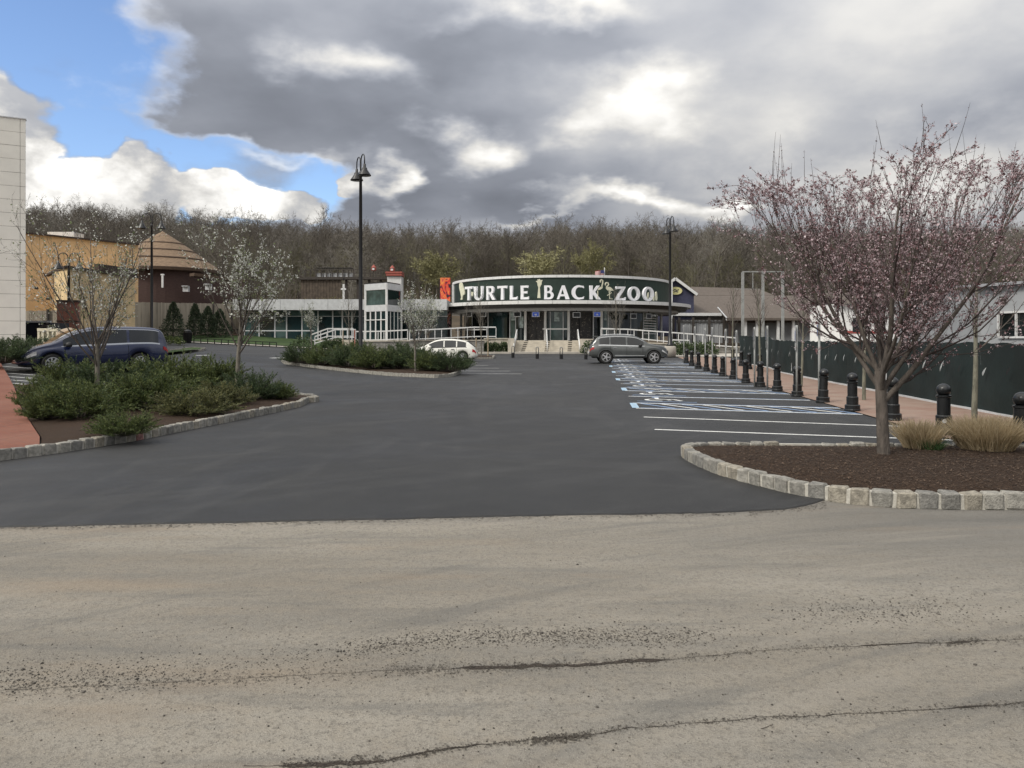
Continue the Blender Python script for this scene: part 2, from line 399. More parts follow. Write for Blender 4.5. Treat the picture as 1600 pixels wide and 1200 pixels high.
def parking_lot():
    xs = sorted(set(list(np.linspace(-62, 62, 63))+list(np.linspace(-8, 6, 281)))); rows = [0, .015]+[.02+.1*i for i in range(6)]+list(np.linspace(1.2, 60.2, 60))
    V = []
    for j, t in enumerate(rows):
        for x in xs:
            y0 = edgeY(x)+.030*mnoise.noise((x*2.1, 2.2, 0))+.022*mnoise.noise((x*11, 5, 0))+.014*mnoise.noise((x*38, 1, 0)); y = y0+t*(67.0-y0)/60.2
            V.append((x, y, -.016 if j == 0 else G(x, y)))
    n = len(xs); Fc = [(j*n+i, j*n+i+1, (j+1)*n+i+1, (j+1)*n+i) for j in range(len(rows)-1) for i in range(n-1)]
    return kind(link('parking_lot', npmesh('parking_lot', V, Fc, M_asph, True)), 'structure')
LOT = parking_lot()
def ribbon(pts, w, dz, m, name, parent, sub=.5):
    """flat strip that follows the ground"""
    P = []
    for a, b in zip(pts, pts[1:]):
        a, b = Vector(a[:2]), Vector(b[:2]); n = max(1, int((b-a).length/sub))
        P += [a+(b-a)*i/n for i in range(n)]
    P.append(Vector(pts[-1][:2])); mb = MB(); vs = []
    for i, p in enumerate(P):
        t = (P[min(i+1,len(P)-1)]-P[max(i-1,0)]).normalized(); nrm = Vector((-t.y, t.x))
        ww = w if not hasattr(w, '__len__') else w[0]
        for s in (-1, 1):
            q = p+nrm*s*ww/2; vs.append((q.x, q.y, G(q.x, q.y)+dz))
    mb.add(vs, [(2*i, 2*i+2, 2*i+3, 2*i+1) for i in range(len(P)-1)])
    return mb.build(name, m, parent)
# bay lines on the right: rows lean away from the lane
U = Vector((math.cos(R(-18)), math.sin(R(-18)))); VV = Vector((.105, 1))
def lotpt(s, t): return Vector((2.96, 18.33))+VV*t+U*s
for a, b in (((1022.9,671.3),(1490,688)), ((1005.8,651.8),(1421,667))):
    ribbon([gp(*a), gp(*b)], .11, .005, M_white, 'bay_line', LOT)
per = [0, 6.2, 12.4, 18.8, 24.6, 29.4]
for k_, t in enumerate(per):
    ribbon([lotpt(0,t), lotpt(4.95,t)], .11, .005, M_white, 'bay_line', LOT)
    ribbon([lotpt(.12,t+.14), lotpt(4.95,t+.14)], .09, .005, M_bluep, 'bay_line', LOT)
    ribbon([lotpt(0,t+1.5), lotpt(4.95,t+1.5)], .11, .005, M_white, 'bay_line', LOT)
    ribbon([lotpt(.12,t+1.64), lotpt(4.95,t+1.64)], .09, .005, M_bluep, 'bay_line', LOT)
    ribbon([lotpt(0,t+.05), lotpt(0,t+1.45)], .17, .009, mat('pale blue road paint', (.30,.42,.53), .7, .2, 9), 'bay_end_bar', LOT)
    for j in range(9):
        s0 = .2+j*.52; ribbon([lotpt(s0,t+1.42), lotpt(min(s0+.75, 4.9),t+.24)], .09, .005, M_white if j % 2 else M_bluep, 'hatch_line', LOT)
    ribbon([lotpt(0,t+3.85), lotpt(4.9,t+3.85)], .11, .005, M_white, 'bay_line', LOT)
    ribbon([lotpt(.1,t+3.98), lotpt(4.9,t+3.98)], .08, .005, M_bluep, 'bay_line', LOT)
    for tt in (t+2.7, t+5.0):      # wheelchair symbol: ring, back, seat, head
        c0 = lotpt(.75, tt); ring = [c0+U*.32*math.cos(a)+VV*.32*math.sin(a) for a in np.linspace(0, 5.0, 12)]
        ribbon(ring, .11, .005, M_white, 'wheelchair_symbol', LOT, .2)
        ribbon([c0+VV*.75, c0+VV*.2, c0+VV*.2+U*.45, c0-VV*.2+U*.6], .12, .009, M_white, 'wheelchair_symbol', LOT, .3)
        ribbon([c0+VV*.95-U*.1, c0+VV*.95+U*.1], .2, .005, M_bluep, 'wheelchair_symbol', LOT, .3)
        ribbon([lotpt(.15,tt-.55), lotpt(1.7,tt-.55)], .09, .007, M_bluep, 'bay_line', LOT)
# short stop lines and bay lines on the left side of the lot
for a, b in (((305,555.5),(329,555)), ((423,559.5),(447,559))): ribbon([gp(*a), gp(*b)], .32, .005, M_white, 'stop_line', LOT)
for i in range(5):
    a = gp(716+i*1.5+(3-i)*9, 584-i*4.4); ribbon([a+Vector((-3.2,.3,0)), a+Vector((2.2-.2*i,-.2,0))], .11, .005, M_white, 'bay_line', LOT)
for i in range(8):
    a = gp(27-i*.7, 600-i*5.2); ribbon([a+Vector((.8,-.1,0)), a+Vector((-2.6,.55,0))], .10, .005, M_white, 'bay_line', LOT)
# cracks and washed-in dirt on the old road
M_dirt = mat('washed-in dirt', (.028, .020, .014), .95, .4, 30, .5, 90, world=True)
OLD = bpy.data.objects['old_road']
def crack(pts, wf, seed):
    P = [gp(*p) for p in pts]; vs = []; acc = []
    for (a, b, pa, pb) in zip(P, P[1:], pts, pts[1:]):
        n = max(2, int((b-a).length/.02))
        for i in range(n):
            f = i/n; acc.append((a+(b-a)*f, pa[0]+(pb[0]-pa[0])*f))
    for q, px in acc:
        j = .022*mnoise.noise((q.x*4, seed, 0))+.010*mnoise.noise((q.x*17, seed, 2)); w = wf(px)*(.35+1.1*abs(mnoise.noise((q.x*9, seed, 7)))+.5*abs(mnoise.noise((q.x*40, seed, 3))))
        w2 = wf(px)*(.3+1.2*abs(mnoise.noise((q.x*11, seed, 17)))+.6*abs(mnoise.noise((q.x*33, seed, 9))))
        vs += [(q.x, q.y+j-w, -.0115), (q.x, q.y+j+w2, -.0115)]
    MB().add(vs, [(2*i, 2*i+2, 2*i+3, 2*i+1) for i in range(len(acc)-1)]).build('crack', M_dirt, OLD)
def bump(x, *rs): return max([0]+[h*ss(a, a+25, x)*ss(b, b-40, x) for a, b, h in rs])
crack([(-40,1078),(0,1075),(300,1060),(600,1044),(720,1040),(860,1037),(1040,1027),(1200,1012),(1440,1001),(1640,994)], lambda x: .0022+bump(x, (715,1050,.024), (860,960,.015), (1470,1530,.018), (1330,1480,.006)), 1)
crack([(380,1192),(480,1190),(600,1184),(700,1165),(760,1156),(830,1153),(900,1147),(980,1133),(1150,1120),(1300,1112),(1500,1101),(1640,1092)], lambda x: .0026+bump(x, (435,610,.020), (830,925,.020), (1480,1545,.012), (600,760,.006)), 5)
crack([(650,1005),(648,1040)], lambda x: .0028, 9); crack([(70,862),(110,850),(130,840),(150,832)], lambda x: .004, 12); crack([(1098,1172),(1110,1200)], lambda x: .003, 15); crack([(1190,1135),(1215,1128)], lambda x: .003, 17)
# loose grit: nobody could count it
def gravel():
    pts = []
    def band(p, q, n, sy, sx=38):
        for _ in range(n):
            f = random.random(); x = p[0]+(q[0]-p[0])*f+random.gauss(0, sx); y = p[1]+(q[1]-p[1])*f+random.gauss(0, sy); pts.append((x, y))
    band((-20,1058),(260,1050),1100,13); band((260,1050),(620,1008),420,9); band((560,1012),(720,990),900,7); band((720,990),(1080,992),2200,8); band((1080,990),(1300,960),200,18)
    band((1260,950),(1500,955),1000,12,40); band((1400,930),(1640,930),260,24); band((0,1030),(500,1000),260,26); band((600,985),(1100,975),260,22)
    for _ in range(1100): pts.append((random.uniform(-20,1620), 820+380*random.random()**.7))
    V, Fc = [], []; base = [(1,0,0),(-1,0,0),(0,1,0),(0,-1,0),(0,0,1),(0,0,-.4)]; fs = [(0,2,4),(2,1,4),(1,3,4),(3,0,4),(2,0,5),(1,2,5),(3,1,5),(0,3,5)]
    for x, y in pts:
        if y < 812: continue
        q = gp(x, y); s = .0027*math.exp(random.gauss(0, .45)); a = random.uniform(0, 6.3); o = len(V)
        for bx_, by_, bz in base:
            u = bx_*s*random.uniform(.7,1.4); v = by_*s*random.uniform(.7,1.4); V.append((q.x+u*math.cos(a)-v*math.sin(a), q.y+u*math.sin(a)+v*math.cos(a), -.012+bz*s*.8))
        Fc += [tuple(i+o for i in f) for f in fs]
    kind(link('gravel', npmesh('gravel', V, Fc, mat('loose grit', (.045,.040,.034), .9, .2, 3, island=1, island_col=(.20,.18,.155)))), 'stuff')
gravel()
def crumbs():
    g = random.Random(12); V, Fc = [], []
    def at_(x, y, s):
        q = gp(x, y); o = len(V); a = g.uniform(0, 6.3)
        for i in range(3): V.append((q.x+s*math.cos(a+i*2.1)*g.uniform(.6,1.5), q.y+s*math.sin(a+i*2.1)*g.uniform(.6,1.5), -.0105+.3*s*(i == 0)))
        Fc.append((o, o+1, o+2))
    def along(pts, n, sy, s):
        for _ in range(n):
            k_ = g.randrange(len(pts)-1); f = g.random(); (x0,y0),(x1,y1) = pts[k_], pts[k_+1]; at_(x0+(x1-x0)*f, y0+(y1-y0)*f+g.gauss(0, sy), s*min(1.6, math.exp(g.gauss(0,.45))))
    along([(720,1040),(860,1037),(1040,1027)], 1000, 5, .0038); along([(440,1190),(600,1184)], 380, 5, .004); along([(830,1153),(925,1145)], 450, 3.5, .004); along([(0,1075),(300,1060),(600,1044),(720,1040)], 1500, 6, .0035)
    along([(1040,1027),(1200,1012),(1440,1001),(1600,995)], 900, 4, .0035); along([(600,1184),(700,1165),(830,1153),(980,1133),(1150,1120),(1300,1112),(1500,1101),(1600,1095)], 1200, 3, .0035); along([(1480,1003),(1530,998)], 200, 3, .004)
    along([(0,823.5),(400,815.5),(800,806.5),(1150,800.5)], 1600, 2.2, .007); along([(1170,799),(1290,786)], 500, 3, .007)
    kind(link('dirt_crumbs', npmesh('dirt_crumbs', V, Fc, mat('dark soil crumbs', (.030,.024,.018), .95, .2, 4, island=1, island_col=(.09,.078,.062)))), 'stuff')
crumbs()
# ------------------------------------------------------------------ kerbs of split granite blocks
M_stone = [mat('granite '+n, c, .85, .28, 18, .8, 55, world=True) for n, c in (('grey', (.225,.216,.192)), ('buff', (.265,.242,.198)), ('pale', (.27,.258,.228)), ('dark', (.19,.184,.168)))]
M_mortar = mat('lime mortar', (.44,.42,.37), .95, .15, 20, .4, 60, world=True)
def block(m, seed):
    bm = bmesh.new(); bmesh.ops.create_cube(bm, size=1); bmesh.ops.bevel(bm, geom=bm.edges[:], offset=.09, segments=1, affect='EDGES')
    for v in bm.verts:
        v.co += Vector((mnoise.noise(v.co*2.3+Vector((seed,0,0))), mnoise.noise(v.co*2.3+Vector((0,seed,3))), mnoise.noise(v.co*2.1+Vector((7,0,seed)))))*.10
    me = bpy.data.meshes.new('kerb_stone'); bm.to_mesh(me); bm.free(); me.materials.append(m); return me
BLOCKS = [block(M_stone[i % 4], i*3.7) for i in range(12)]
RED = block(mat('granite marked red', (.30,.15,.135), .85, .3, 14, .5, 60, world=True), 2.2)
def resample(pts, step):
    out = []; d = 0; prev = Vector(pts[0][:2]); out.append(prev.copy())
    for p in pts[1:]:
        p = Vector(p[:2])
        while (p-prev).length >= step-d:
            t = (p-prev).normalized(); prev = prev+t*(step-d); out.append(prev.copy()); d = 0
        d += (p-prev).length; prev = p
    return out
def kerb(name, pts, label=None, step=.205, h=.15, w=.13, near=True, red=None, gap=None):
    root = thing(name, label, 'kerb', (pts[0][0], pts[0][1], G(pts[0][0], pts[0][1]))); base = root.location.copy()
    P = resample(pts, step); mb = MB(); vs = []
    for i, p in enumerate(P):
        t = (P[min(i+1,len(P)-1)]-P[max(i-1,0)]).normalized(); n = Vector((-t.y, t.x)); g = G(p.x, p.y)
        for s, z in ((-.36,-.05),(-.36,h*.86),(.36,h*.86),(.36,-.05)):
            q = p+n*s*w; vs.append((q.x-base.x, q.y-base.y, g+z-base.z))
    fs = []
    for i in range(len(P)-1):
        for q in range(3): fs.append((4*i+q, 4*i+q+1, 4*i+5+q, 4*i+4+q))
    mb.add(vs, fs).build('mortar', M_mortar, root)
    big = MB()
    for i, (a, b) in enumerate(zip(P, P[1:])):
        c = (a+b)/2; t = (b-a); ang = math.atan2(t.y, t.x)+random.gauss(0, .05); L = t.length-random.uniform(.018, .034)
        z = G(c.x, c.y)+h/2-.012+random.gauss(0, .006)
        S = (L, w*random.uniform(.92,1.08), h+.02)
        me = random.choice(BLOCKS)
        if red and (c-Vector(red)).length < step*.55: me = RED
        if gap and gap[0] < c.x < gap[1] and c.y > 10.5: continue
        if near:
            o = link('kerb_stone', me, root, (c.x-base.x, c.y-base.y, z-base.z)); o.rotation_euler = (random.gauss(0,.04), random.gauss(0,.03), ang+random.choice((0, math.pi))); o.scale = S
        else:
            big.box((c.x-base.x, c.y-base.y, z-base.z), S, ang)
    if not near: kind(big.build('kerb_stone', M_stone[2], root), 'stuff')
    return root
def bed(name, poly, m, dz=.105, mound=.05):
    """filled planting bed inside a kerb"""
    bm = bmesh.new(); vs = [bm.verts.new((p[0], p[1], 0)) for p in poly]; f = bm.faces.new(vs)
    bmesh.ops.triangulate(bm, faces=[f])
    for _ in range(4): bmesh.ops.subdivide_edges(bm, edges=[e for e in bm.edges if e.calc_length() > .35], cuts=1, use_grid_fill=False); bmesh.ops.triangulate(bm, faces=bm.faces[:])
    edge = [Vector((p[0], p[1])) for p in poly]
    for v in bm.verts:
        q = Vector((v.co.x, v.co.y)); d = 9
        for a, b in zip(edge, edge[1:]+edge[:1]):
            ab = b-a; t = max(0, min(1, (q-a).dot(ab)/max(ab.length_squared, 1e-9))); d = min(d, (q-a-ab*t).length)
        v.co.z = G(q.x, q.y)+dz+mound*ss(0, .8, d)+.015*mnoise.noise((q.x*4, q.y*4, 1))*ss(0, .2, d)
    me = bpy.data.meshes.new(name); bm.to_mesh(me); bm.free(); me.materials.append(m)
    me.polygons.foreach_set('use_smooth', [True]*len(me.polygons))
    return kind(link(name, me), 'structure')
# left bed
LK = [gp(*p) for p in ((-60,727),(0,719),(100,706),(200,690),(300,670),(400,650),(445,640.5),(468,635),(479,629))]+[Vector((-5.12,20.2,0)), Vector((-5.45,20.95,0)), Vector((-6.1,21.6,0)), Vector((-7.2,22.4,0)), Vector((-9.5,23.4,0)), Vector((-11.6,23.6,0))]
kerb('stone_kerb', LK, 'pale granite block kerb curving round the large juniper bed on the left', red=gp(222,687)[:2])
bed('mulch_bed', [gp(63,711.3)]+LK[2:]+[gp(*p)+Vector((.03,0,0)) for p in ((20,606),(23,614),(31,642),(46,668),(62,694.5))], M_mulch)
# right bed
RK = [Vector((8.7,7.42,0)), Vector((7.2,7.46,0))]+[gp(*p) for p in ((1680,794),(1600,793),(1500,792.5),(1400,790),(1330,784),(1250,773),(1180,756),(1130,742),(1095,728),(1076,717),(1070,710))]+[Vector((2.56,11.06,0)), Vector((2.80,11.2,0)), Vector((3.3,11.22,0)), Vector((4.6,11.14,0)), Vector((6.2,11.05,0)), Vector((8.6,10.9,0))]
kerb('stone_kerb', RK, 'rough granite block kerb around the bed with the pink flowering tree', gap=(3.85, 4.2))
bed('mulch_bed', RK, M_mulch)
# middle bed
MK = [gp(*p) for p in ((452,560),(441,565),(446,569),(497,575.5),(560,582.5),(620,588),(680,590.5),(705,589),(719,583),(716,578))]
MK += [Vector((MK[-1].x-.6, 42, 0)), Vector((-8, 44.5, 0)), Vector((-13.4, 47.2, 0))]
kerb('stone_kerb', MK, 'low stone kerb round the middle juniper island with the tall lamp', near=False)
bed('mulch_bed', MK, M_mulch)
# small bed behind the white car, grass spit on the far left
SK = [gp(*p) for p in ((733,565),(741,561.5),(770,561),(772,557.5),(735,557))]
kerb('stone_kerb', SK+SK[:1], 'short pale kerb around the staked young tree behind the white car', near=False, h=.14)
bed('mulch_bed', SK, M_mulch)
GK = [gp(*p) for p in ((150,547.5),(250,549.5),(312,549.5),(321,546.5),(300,545),(150,543))]
kerb('stone_kerb', GK+GK[:1], 'thin kerb round the grass spit behind the blue minivan', near=False)
bed('lawn_spit', GK, M_lawn, .12)
# brick walks
def strip(name, L, Rr, m, dz, n=40):
    """sheet between two polylines given as functions of y"""
    ya, yb = L[0], L[1]; V = []; cols = 5
    for j in range(n+1):
        y = ya+(yb-ya)*j/n; a, b = Rr(y)
        for i in range(cols): x = a+(b-a)*i/(cols-1); V.append((x, y, G(x, y)+dz))
    Fc = [(j*cols+i, j*cols+i+1, (j+1)*cols+i+1, (j+1)*cols+i) for j in range(n) for i in range(cols-1)]
    return kind(link(name, npmesh(name, V, Fc, m, True)), 'structure')
def lwalk(y):
    e = -7.75-(y-11.0)*.42 if y > 11 else -7.6
    return (e-4.6, e)
def lw(y):
    e = -7.45-(y-11.5)*.36 if y > 11.5 else -7.45
    return (-30, e)
WP = [gp(*p) for p in ((62,694.5),(46,668),(31,642),(23,614),(12,592),(0,570))]
def walk_left():
    k0 = [Vector((p.x-.05, p.y+.075, 0)) for p in LK[:2]+[gp(62,711.5)]]; e = k0[0]-(k0[1]-k0[0])*8
    bm = bmesh.new(); f = bm.faces.new([bm.verts.new((p.x,p.y,0)) for p in [e]+k0+WP+[Vector((WP[-1].x-1.5, WP[-1].y+4, 0)), Vector((-30, 30, 0))]]); bmesh.ops.triangulate(bm, faces=[f])
    for _ in range(4): bmesh.ops.subdivide_edges(bm, edges=[q for q in bm.edges if q.calc_length() > 1.5], cuts=1); bmesh.ops.triangulate(bm, faces=bm.faces[:])
    for v in bm.verts: v.co.z = G(v.co.x,v.co.y)+.125
    me = bpy.data.meshes.new('brick_walk'); bm.to_mesh(me); bm.free(); me.materials.append(M_brick); kind(link('brick_walk', me), 'structure')
walk_left()
strip('brick_walk', (12.3, 57), lambda y: (7.35+.115*(y-14), 10.9+.117*(y-14)), M_paleb, .02, 50)
strip('concrete_walk', (57, 66.5), lambda y: (11.0, 30), M_conc, .06, 8)
# ------------------------------------------------------------------ vegetation
def rot_about(v, axis, a): return Matrix.Rotation(a, 3, axis) @ v
class Tree:
    """tapered trunk, limbs and twigs grown recursively; twigs keep anchors for leaves and blossom"""
    def __init__(s, seed): s.r = random.Random(seed); s.br = []; s.tips = []
    def grow(s, p, d, L, rad, lev, P):
        r = s.r; ns = P['seg'][lev]; pts = [p.copy()]; rads = [rad]; d = d.normalized(); last = lev == P['levels']-1
        end = P['taper'][lev]
        for i in range(ns):
            d = (d + Vector((r.gauss(0,1), r.gauss(0,1), r.gauss(0,1)))*P['wob'][lev] + Vector((0,0,P['up'][lev]))).normalized()
            p = p + d*(L/ns); pts.append(p.copy()); rads.append(rad*(1-(1-end)*(i+1)/ns))
        s.br.append((pts, rads, lev))
        if lev >= P['leaf_from']:
            n = max(1, int(L*P['leaf_per_m']))
            for _ in range(n):
                f = r.uniform(P.get('leaf_lo', .1), 1)*ns; i = min(ns-1, int(f)); s.tips.append((pts[i]+(pts[i+1]-pts[i])*(f-i), d, lev))
        if last: return
        nc = P['n'][lev]; nc = nc if isinstance(nc, int) else r.randint(*nc)
        for c in range(nc):
            lo = P['lo'][lev]; f = (lo+(1-lo)*((c+r.random())/nc))*ns; f = min(f, ns-.001); i = int(f)
            q = pts[i]+(pts[i+1]-pts[i])*(f-i); t = (pts[i+1]-pts[i]).normalized()
            ax = rot_about(t.orthogonal().normalized(), t, c*2.399+r.uniform(-.7,.7)+lev)
            nd = rot_about(t, ax, R(r.gauss(P['ang'][lev], P['ang'][lev]*.22)))
            fr = f/ns; l2 = L*P['len'][lev]*r.uniform(.65,1.15)*(1-P.get('short',.35)*fr)
            r2 = min(rads[i]*.75, rads[i]*P['rr'][lev]*r.uniform(.8,1.1))
            s.grow(q, nd, l2, max(r2, P['rmin']), lev+1, P)
    def wood(s, lo=0, hi=99, sides=(8,6,5,4,3,3)):
        mb = MB()
        for pts, rads, lev in s.br:
            if lo <= lev <= hi: mb.tube(pts, rads, sides[min(lev, len(sides)-1)], cap=False)
        return mb
def leaf_cloud(anchors, r, n_each, spread, size, aspect=1.6, flat=0.0):
    """small quads (bent in a V along the middle) scattered round anchor points"""
    N = len(anchors)*n_each
    A = np.repeat(np.array([tuple(a) for a in anchors]), n_each, axis=0)
    g = np.random.default_rng(r)
    C = A+g.normal(0, spread, (N,3))
    U_ = g.normal(0,1,(N,3)); U_ /= np.linalg.norm(U_,axis=1)[:,None]
    W = g.normal(0,1,(N,3)); W -= U_*np.sum(U_*W,axis=1)[:,None]; W /= np.linalg.norm(W,axis=1)[:,None]
    S = size*np.exp(g.normal(0,.3,N))[:,None]
    Nn = np.cross(U_, W)
    V = np.stack([C-U_*S*aspect*.5, C+W*S*.5+Nn*S*.12, C+U_*S*aspect*.5, C-W*S*.5+Nn*S*.12],axis=1).reshape(-1,3)
    return V, np.arange(N*4).reshape(N,4)
M_bark = mat('plum bark', (.095,.080,.068), .9, .35, 14, .8, 60, stretch=(1,1,.3))
M_bark2 = mat('pale young bark', (.15,.135,.11), .9, .3, 14, .6, 60, stretch=(1,1,.3))
M_twig = mat('dark twig bark', (.060,.046,.042), .9, .25, 9)
def tree_thing(name, label, loc, T, split, mats, cat='tree', group=None, extra=(), rz=0):
    root = thing(name, label, cat, loc, rz, group)
    T.wood(0, split).build('trunk', mats[0], root, True)
    cr = T.wood(split+1, 9).build('crown', mats[1], root, True)
    for nm, (V, Fc), m in extra: kind(link(nm, npmesh(nm, V, Fc, m), cr), 'stuff')
    return root
# pink flowering plum in the right bed
def plum():
    P = dict(levels=5, seg=(4,8,7,6,4), taper=(.8,.28,.25,.25,.3), wob=(.02,.07,.09,.09,.08), up=(.05,.060,.075,.11,.16), n=(10,(8,10),(7,9),(4,6),0), lo=(.62,.12,.10,.12,0),
             ang=(41,38,38,34,0), len=(2.40,.62,.60,.55,0), rr=(.52,.5,.48,.5,0), rmin=.0028, leaf_from=3, leaf_per_m=25, leaf_lo=.06, short=.25)
    T = Tree(11); T.grow(Vector((0,0,-.06)), Vector((-.02,0,1)), 1.02, .076, 0, P)
    def env(p):
        r = math.hypot(p.x, p.y)
        if p.z > .95: p.z = .95+(p.z-.95)*min(1.42, .94+.30*(r/1.15)**1.5)
        top = 3.14-.08*(r/1.3)**2+.12*mnoise.noise((p.x*2.2, p.y*2.2, 3))
        if p.z > top: p.z = top+(p.z-top)*.30
    for pts, rads, lev in T.br:      # the crown is a broad, flat-topped fan
        for p in pts:
            env(p)
    for t in T.tips:
        p = t[0]
        env(p)
    # long bare whips above the crown
    W = Tree(5); PW = dict(levels=1, seg=(5,), taper=(.3,), wob=(.035,), up=(.06,), leaf_from=0, leaf_per_m=9, leaf_lo=.0)
    top = sorted([b for b in T.br if b[2] >= 3], key=lambda b: -b[0][-1].z)[:420]
    random.Random(3).shuffle(top)
    for pts, rads, lev in top[:34]: W.grow(pts[-2], (pts[-1]-pts[-2])+Vector((0,0,.06)), random.uniform(.25,.6), .0042, 0, PW)
    T.br += [(p, r, 4) for p, r, l in W.br]
    an = [t[0] for t in T.tips]; wh = [t[0] for t in W.tips]
    print('plum anchors', len(an), len(T.br))
    b1 = leaf_cloud(an[::2], 1, 4, .011, .0125, 1.2); b2 = leaf_cloud(an[1::3], 2, 2, .012, .0145, 1.7)
    b3 = leaf_cloud(an[::4], 3, 1, .013, .0135, 1.2); w1 = leaf_cloud(wh, 4, 2, .006, .010, 1.5)
    M_pk = mat('pink plum blossom', (.36,.25,.27), .8, .15, 3, island=1, island_col=(.64,.52,.54), trans=.3)
    M_pd = mat('dark red plum leaves', (.085,.040,.042), .7, .2, 3, island=1, island_col=(.22,.11,.115), trans=.25)
    M_pl = mat('pale plum blossom', (.60,.47,.50), .8, .1, 3, island=1, island_col=(.78,.68,.70), trans=.3)
    root = tree_thing('plum_tree', 'pink flowering plum tree with upright shoots in the right mulch bed', at(1381, 10.05, z=.155), T, 1, (M_bark, M_twig),
        extra=(('blossom', b1, M_pk), ('leaves', b2, M_pd), ('blossom', b3, M_pl), ('buds', w1, M_pd)))
    root.scale = (1.12, 1.12, 1.13)
    zz = [p.z for b in T.br for p in b[0]]; xx = [p.x for b in T.br for p in b[0]]; print('plum size', max(zz), min(xx), max(xx))
plum()
# white flowering pears on the left
M_bl = mat('white pear blossom', (.48,.49,.44), .8, .1, 3, island=1, island_col=(.76,.77,.72), trans=.3)
M_yl = mat('young pear leaves', (.13,.17,.07), .7, .2, 3, island=1, island_col=(.24,.27,.14), trans=.3)
def pear(seed, h, lean=0, fork=.22, dens=14, wide=1.0, n=12):
    """short trunk that forks into many long ascending limbs"""
    P = dict(levels=5, seg=(4,8,6,5,4), taper=(.75,.22,.25,.3,.4), wob=(.02,.05,.07,.09,.10), up=(.03,.05,.05,.05,.05), n=(n,(7,9),(4,6),(2,4),0), lo=(.55,.18,.15,.15,0),
             ang=(30*wide,30,34,36,0), len=(.82*(1-fork)/fork,.46,.48,.5,0), rr=(.42,.48,.5,.5,0), rmin=.003, leaf_from=2, leaf_per_m=dens, leaf_lo=.25, short=.3)
    T = Tree(seed); T.grow(Vector((0,0,-.05)), Vector((lean,0,1)), h*fork, .0125*h, 0, P)
    zm = max(p.z for b in T.br for p in b[0]); f = h/zm
    for b in T.br:
        for p in b[0]: p.z *= f
    for t in T.tips: t[0].z *= f
    return T
def pear_thing(label, loc, T, k=2, size=.030, leafy=1):
    an = [t[0] for t in T.tips]; pick = [a for a in an if mnoise.noise(a*2.2) > -.15]
    return tree_thing('pear_tree', label, loc, T, 0, (M_bark2, M_bark), group='white flowering pear trees',
        extra=(('blossom', leaf_cloud(pick[::2], 5, k+1, .026, size, 1.1), M_bl), ('leaves', leaf_cloud(an[1::2], 6, leafy, .03, size*.8, 1.6), M_yl)))
pear_thing('airy white blossoming tree standing in front of the blue minivan', at(152, 17.0, z=G(-9.2,17)+.1), pear(21, 4.8, -.02, .25, 10, 1.15, 13), 1, .030)
pear_thing('white blossoming tree with dense round crown at the far end of the left bed', at(371, 21.6, z=G(-7.7,21.6)+.1), pear(24, 5.35, .01, .33, 9, 1.1, 13), 2, .034)
pear_thing('slim white blossoming tree beside the bumper of the white car', at(649, 35.6, z=.15), pear(27, 4.3, 0, .34, 7, .9, 10), 1, .038)
pear_thing('small white blossoming tree by the left ramp railing', at(487, 63, z=G(-16.4,63)+.05), pear(29, 4.0, 0, .34, 6, 1.0, 9), 1, .048)
pear_thing('white blossoming tree behind the glass turret, right of the lamp post', at(668, 66, z=G(-7,66)+.1), pear(31, 5.6, 0, .25, 6, 1.05, 10), 2, .055)
# bare young trees
def bare(seed, h, n=16, lo=.25, ang=34, rad=.013, ln=.5):
    P = dict(levels=4, seg=(7,6,5,3), taper=(.3,.3,.3,.4), wob=(.02,.05,.07,.08), up=(.03,.06,.05,.05), n=(n,(5,7),(3,4),0), lo=(lo,.25,.2,0),
             ang=(ang,32,34,0), len=(ln,.42,.5,0), rr=(.45,.5,.55,0), rmin=.004, leaf_from=9, leaf_per_m=0, short=.4)
    T = Tree(seed); T.grow(Vector((0,0,-.05)), Vector((0,0,1)), h, rad*h, 0, P); return T
M_gbark = mat('grey-green bark', (.155,.15,.115), .9, .35, 12, .6, 50, stretch=(1,1,.3))
def bare_thing(label, loc, T, m=(M_gbark, M_bark), split=0): return tree_thing('young_tree', label, loc, T, split, m, group='bare young trees')
bare_thing('bare young tree between the brick walk and the dark fence screen, nearest the camera', at(1523, 14.2, z=.02), bare(41, 2.9, 12, .50, 46, .020, .48))
bare_thing('bare young tree with slim trunk against the fence screen, behind the flowering plum', at(1350, 20.6, z=.02), bare(42, 3.2, 12, .5, 36, .017, .4))
bare_thing('bare young tree in the middle of the fence screen, behind the pipe posts', at(1252, 26.5, z=.02), bare(43, 3.2, 12, .48, 34, .016, .4))
bare_thing('slender bare tree at the far corner of the fence screen', at(1188, 38, z=.05), bare(44, 4.4, 16, .42, 28, .014, .4))
bare_thing('thin bare tree left of the far end of the fence screen', at(1145, 46, z=.15), bare(45, 4.8, 16, .35, 22, .011, .4))
bare_thing('vase-shaped bare tree with two stakes behind the white car', gp(752, 560.5)+Vector((0,0,.12)), bare(46, 4.2, 18, .30, 26, .011, .55), (M_bark2, M_bark2))
bare_thing('vase-shaped bare tree behind the roof of the grey SUV', at(963, 62, z=G(8.4,62)), bare(47, 4.6, 20, .28, 26, .011, .55), (M_bark2, M_bark2))
bare_thing('bare staked sapling left of the tall lamp post', at(546, 60, z=G(-12.7,60)), bare(48, 4.4, 16, .3, 26, .010, .45), (M_bark2, M_bark2))
bare_thing('slim bare sapling in front of the blue screen window, left of the stairs', at(726, 66.2, z=1.62), bare(49, 3.2, 14, .35, 26, .010, .4), (M_bark2, M_bark))
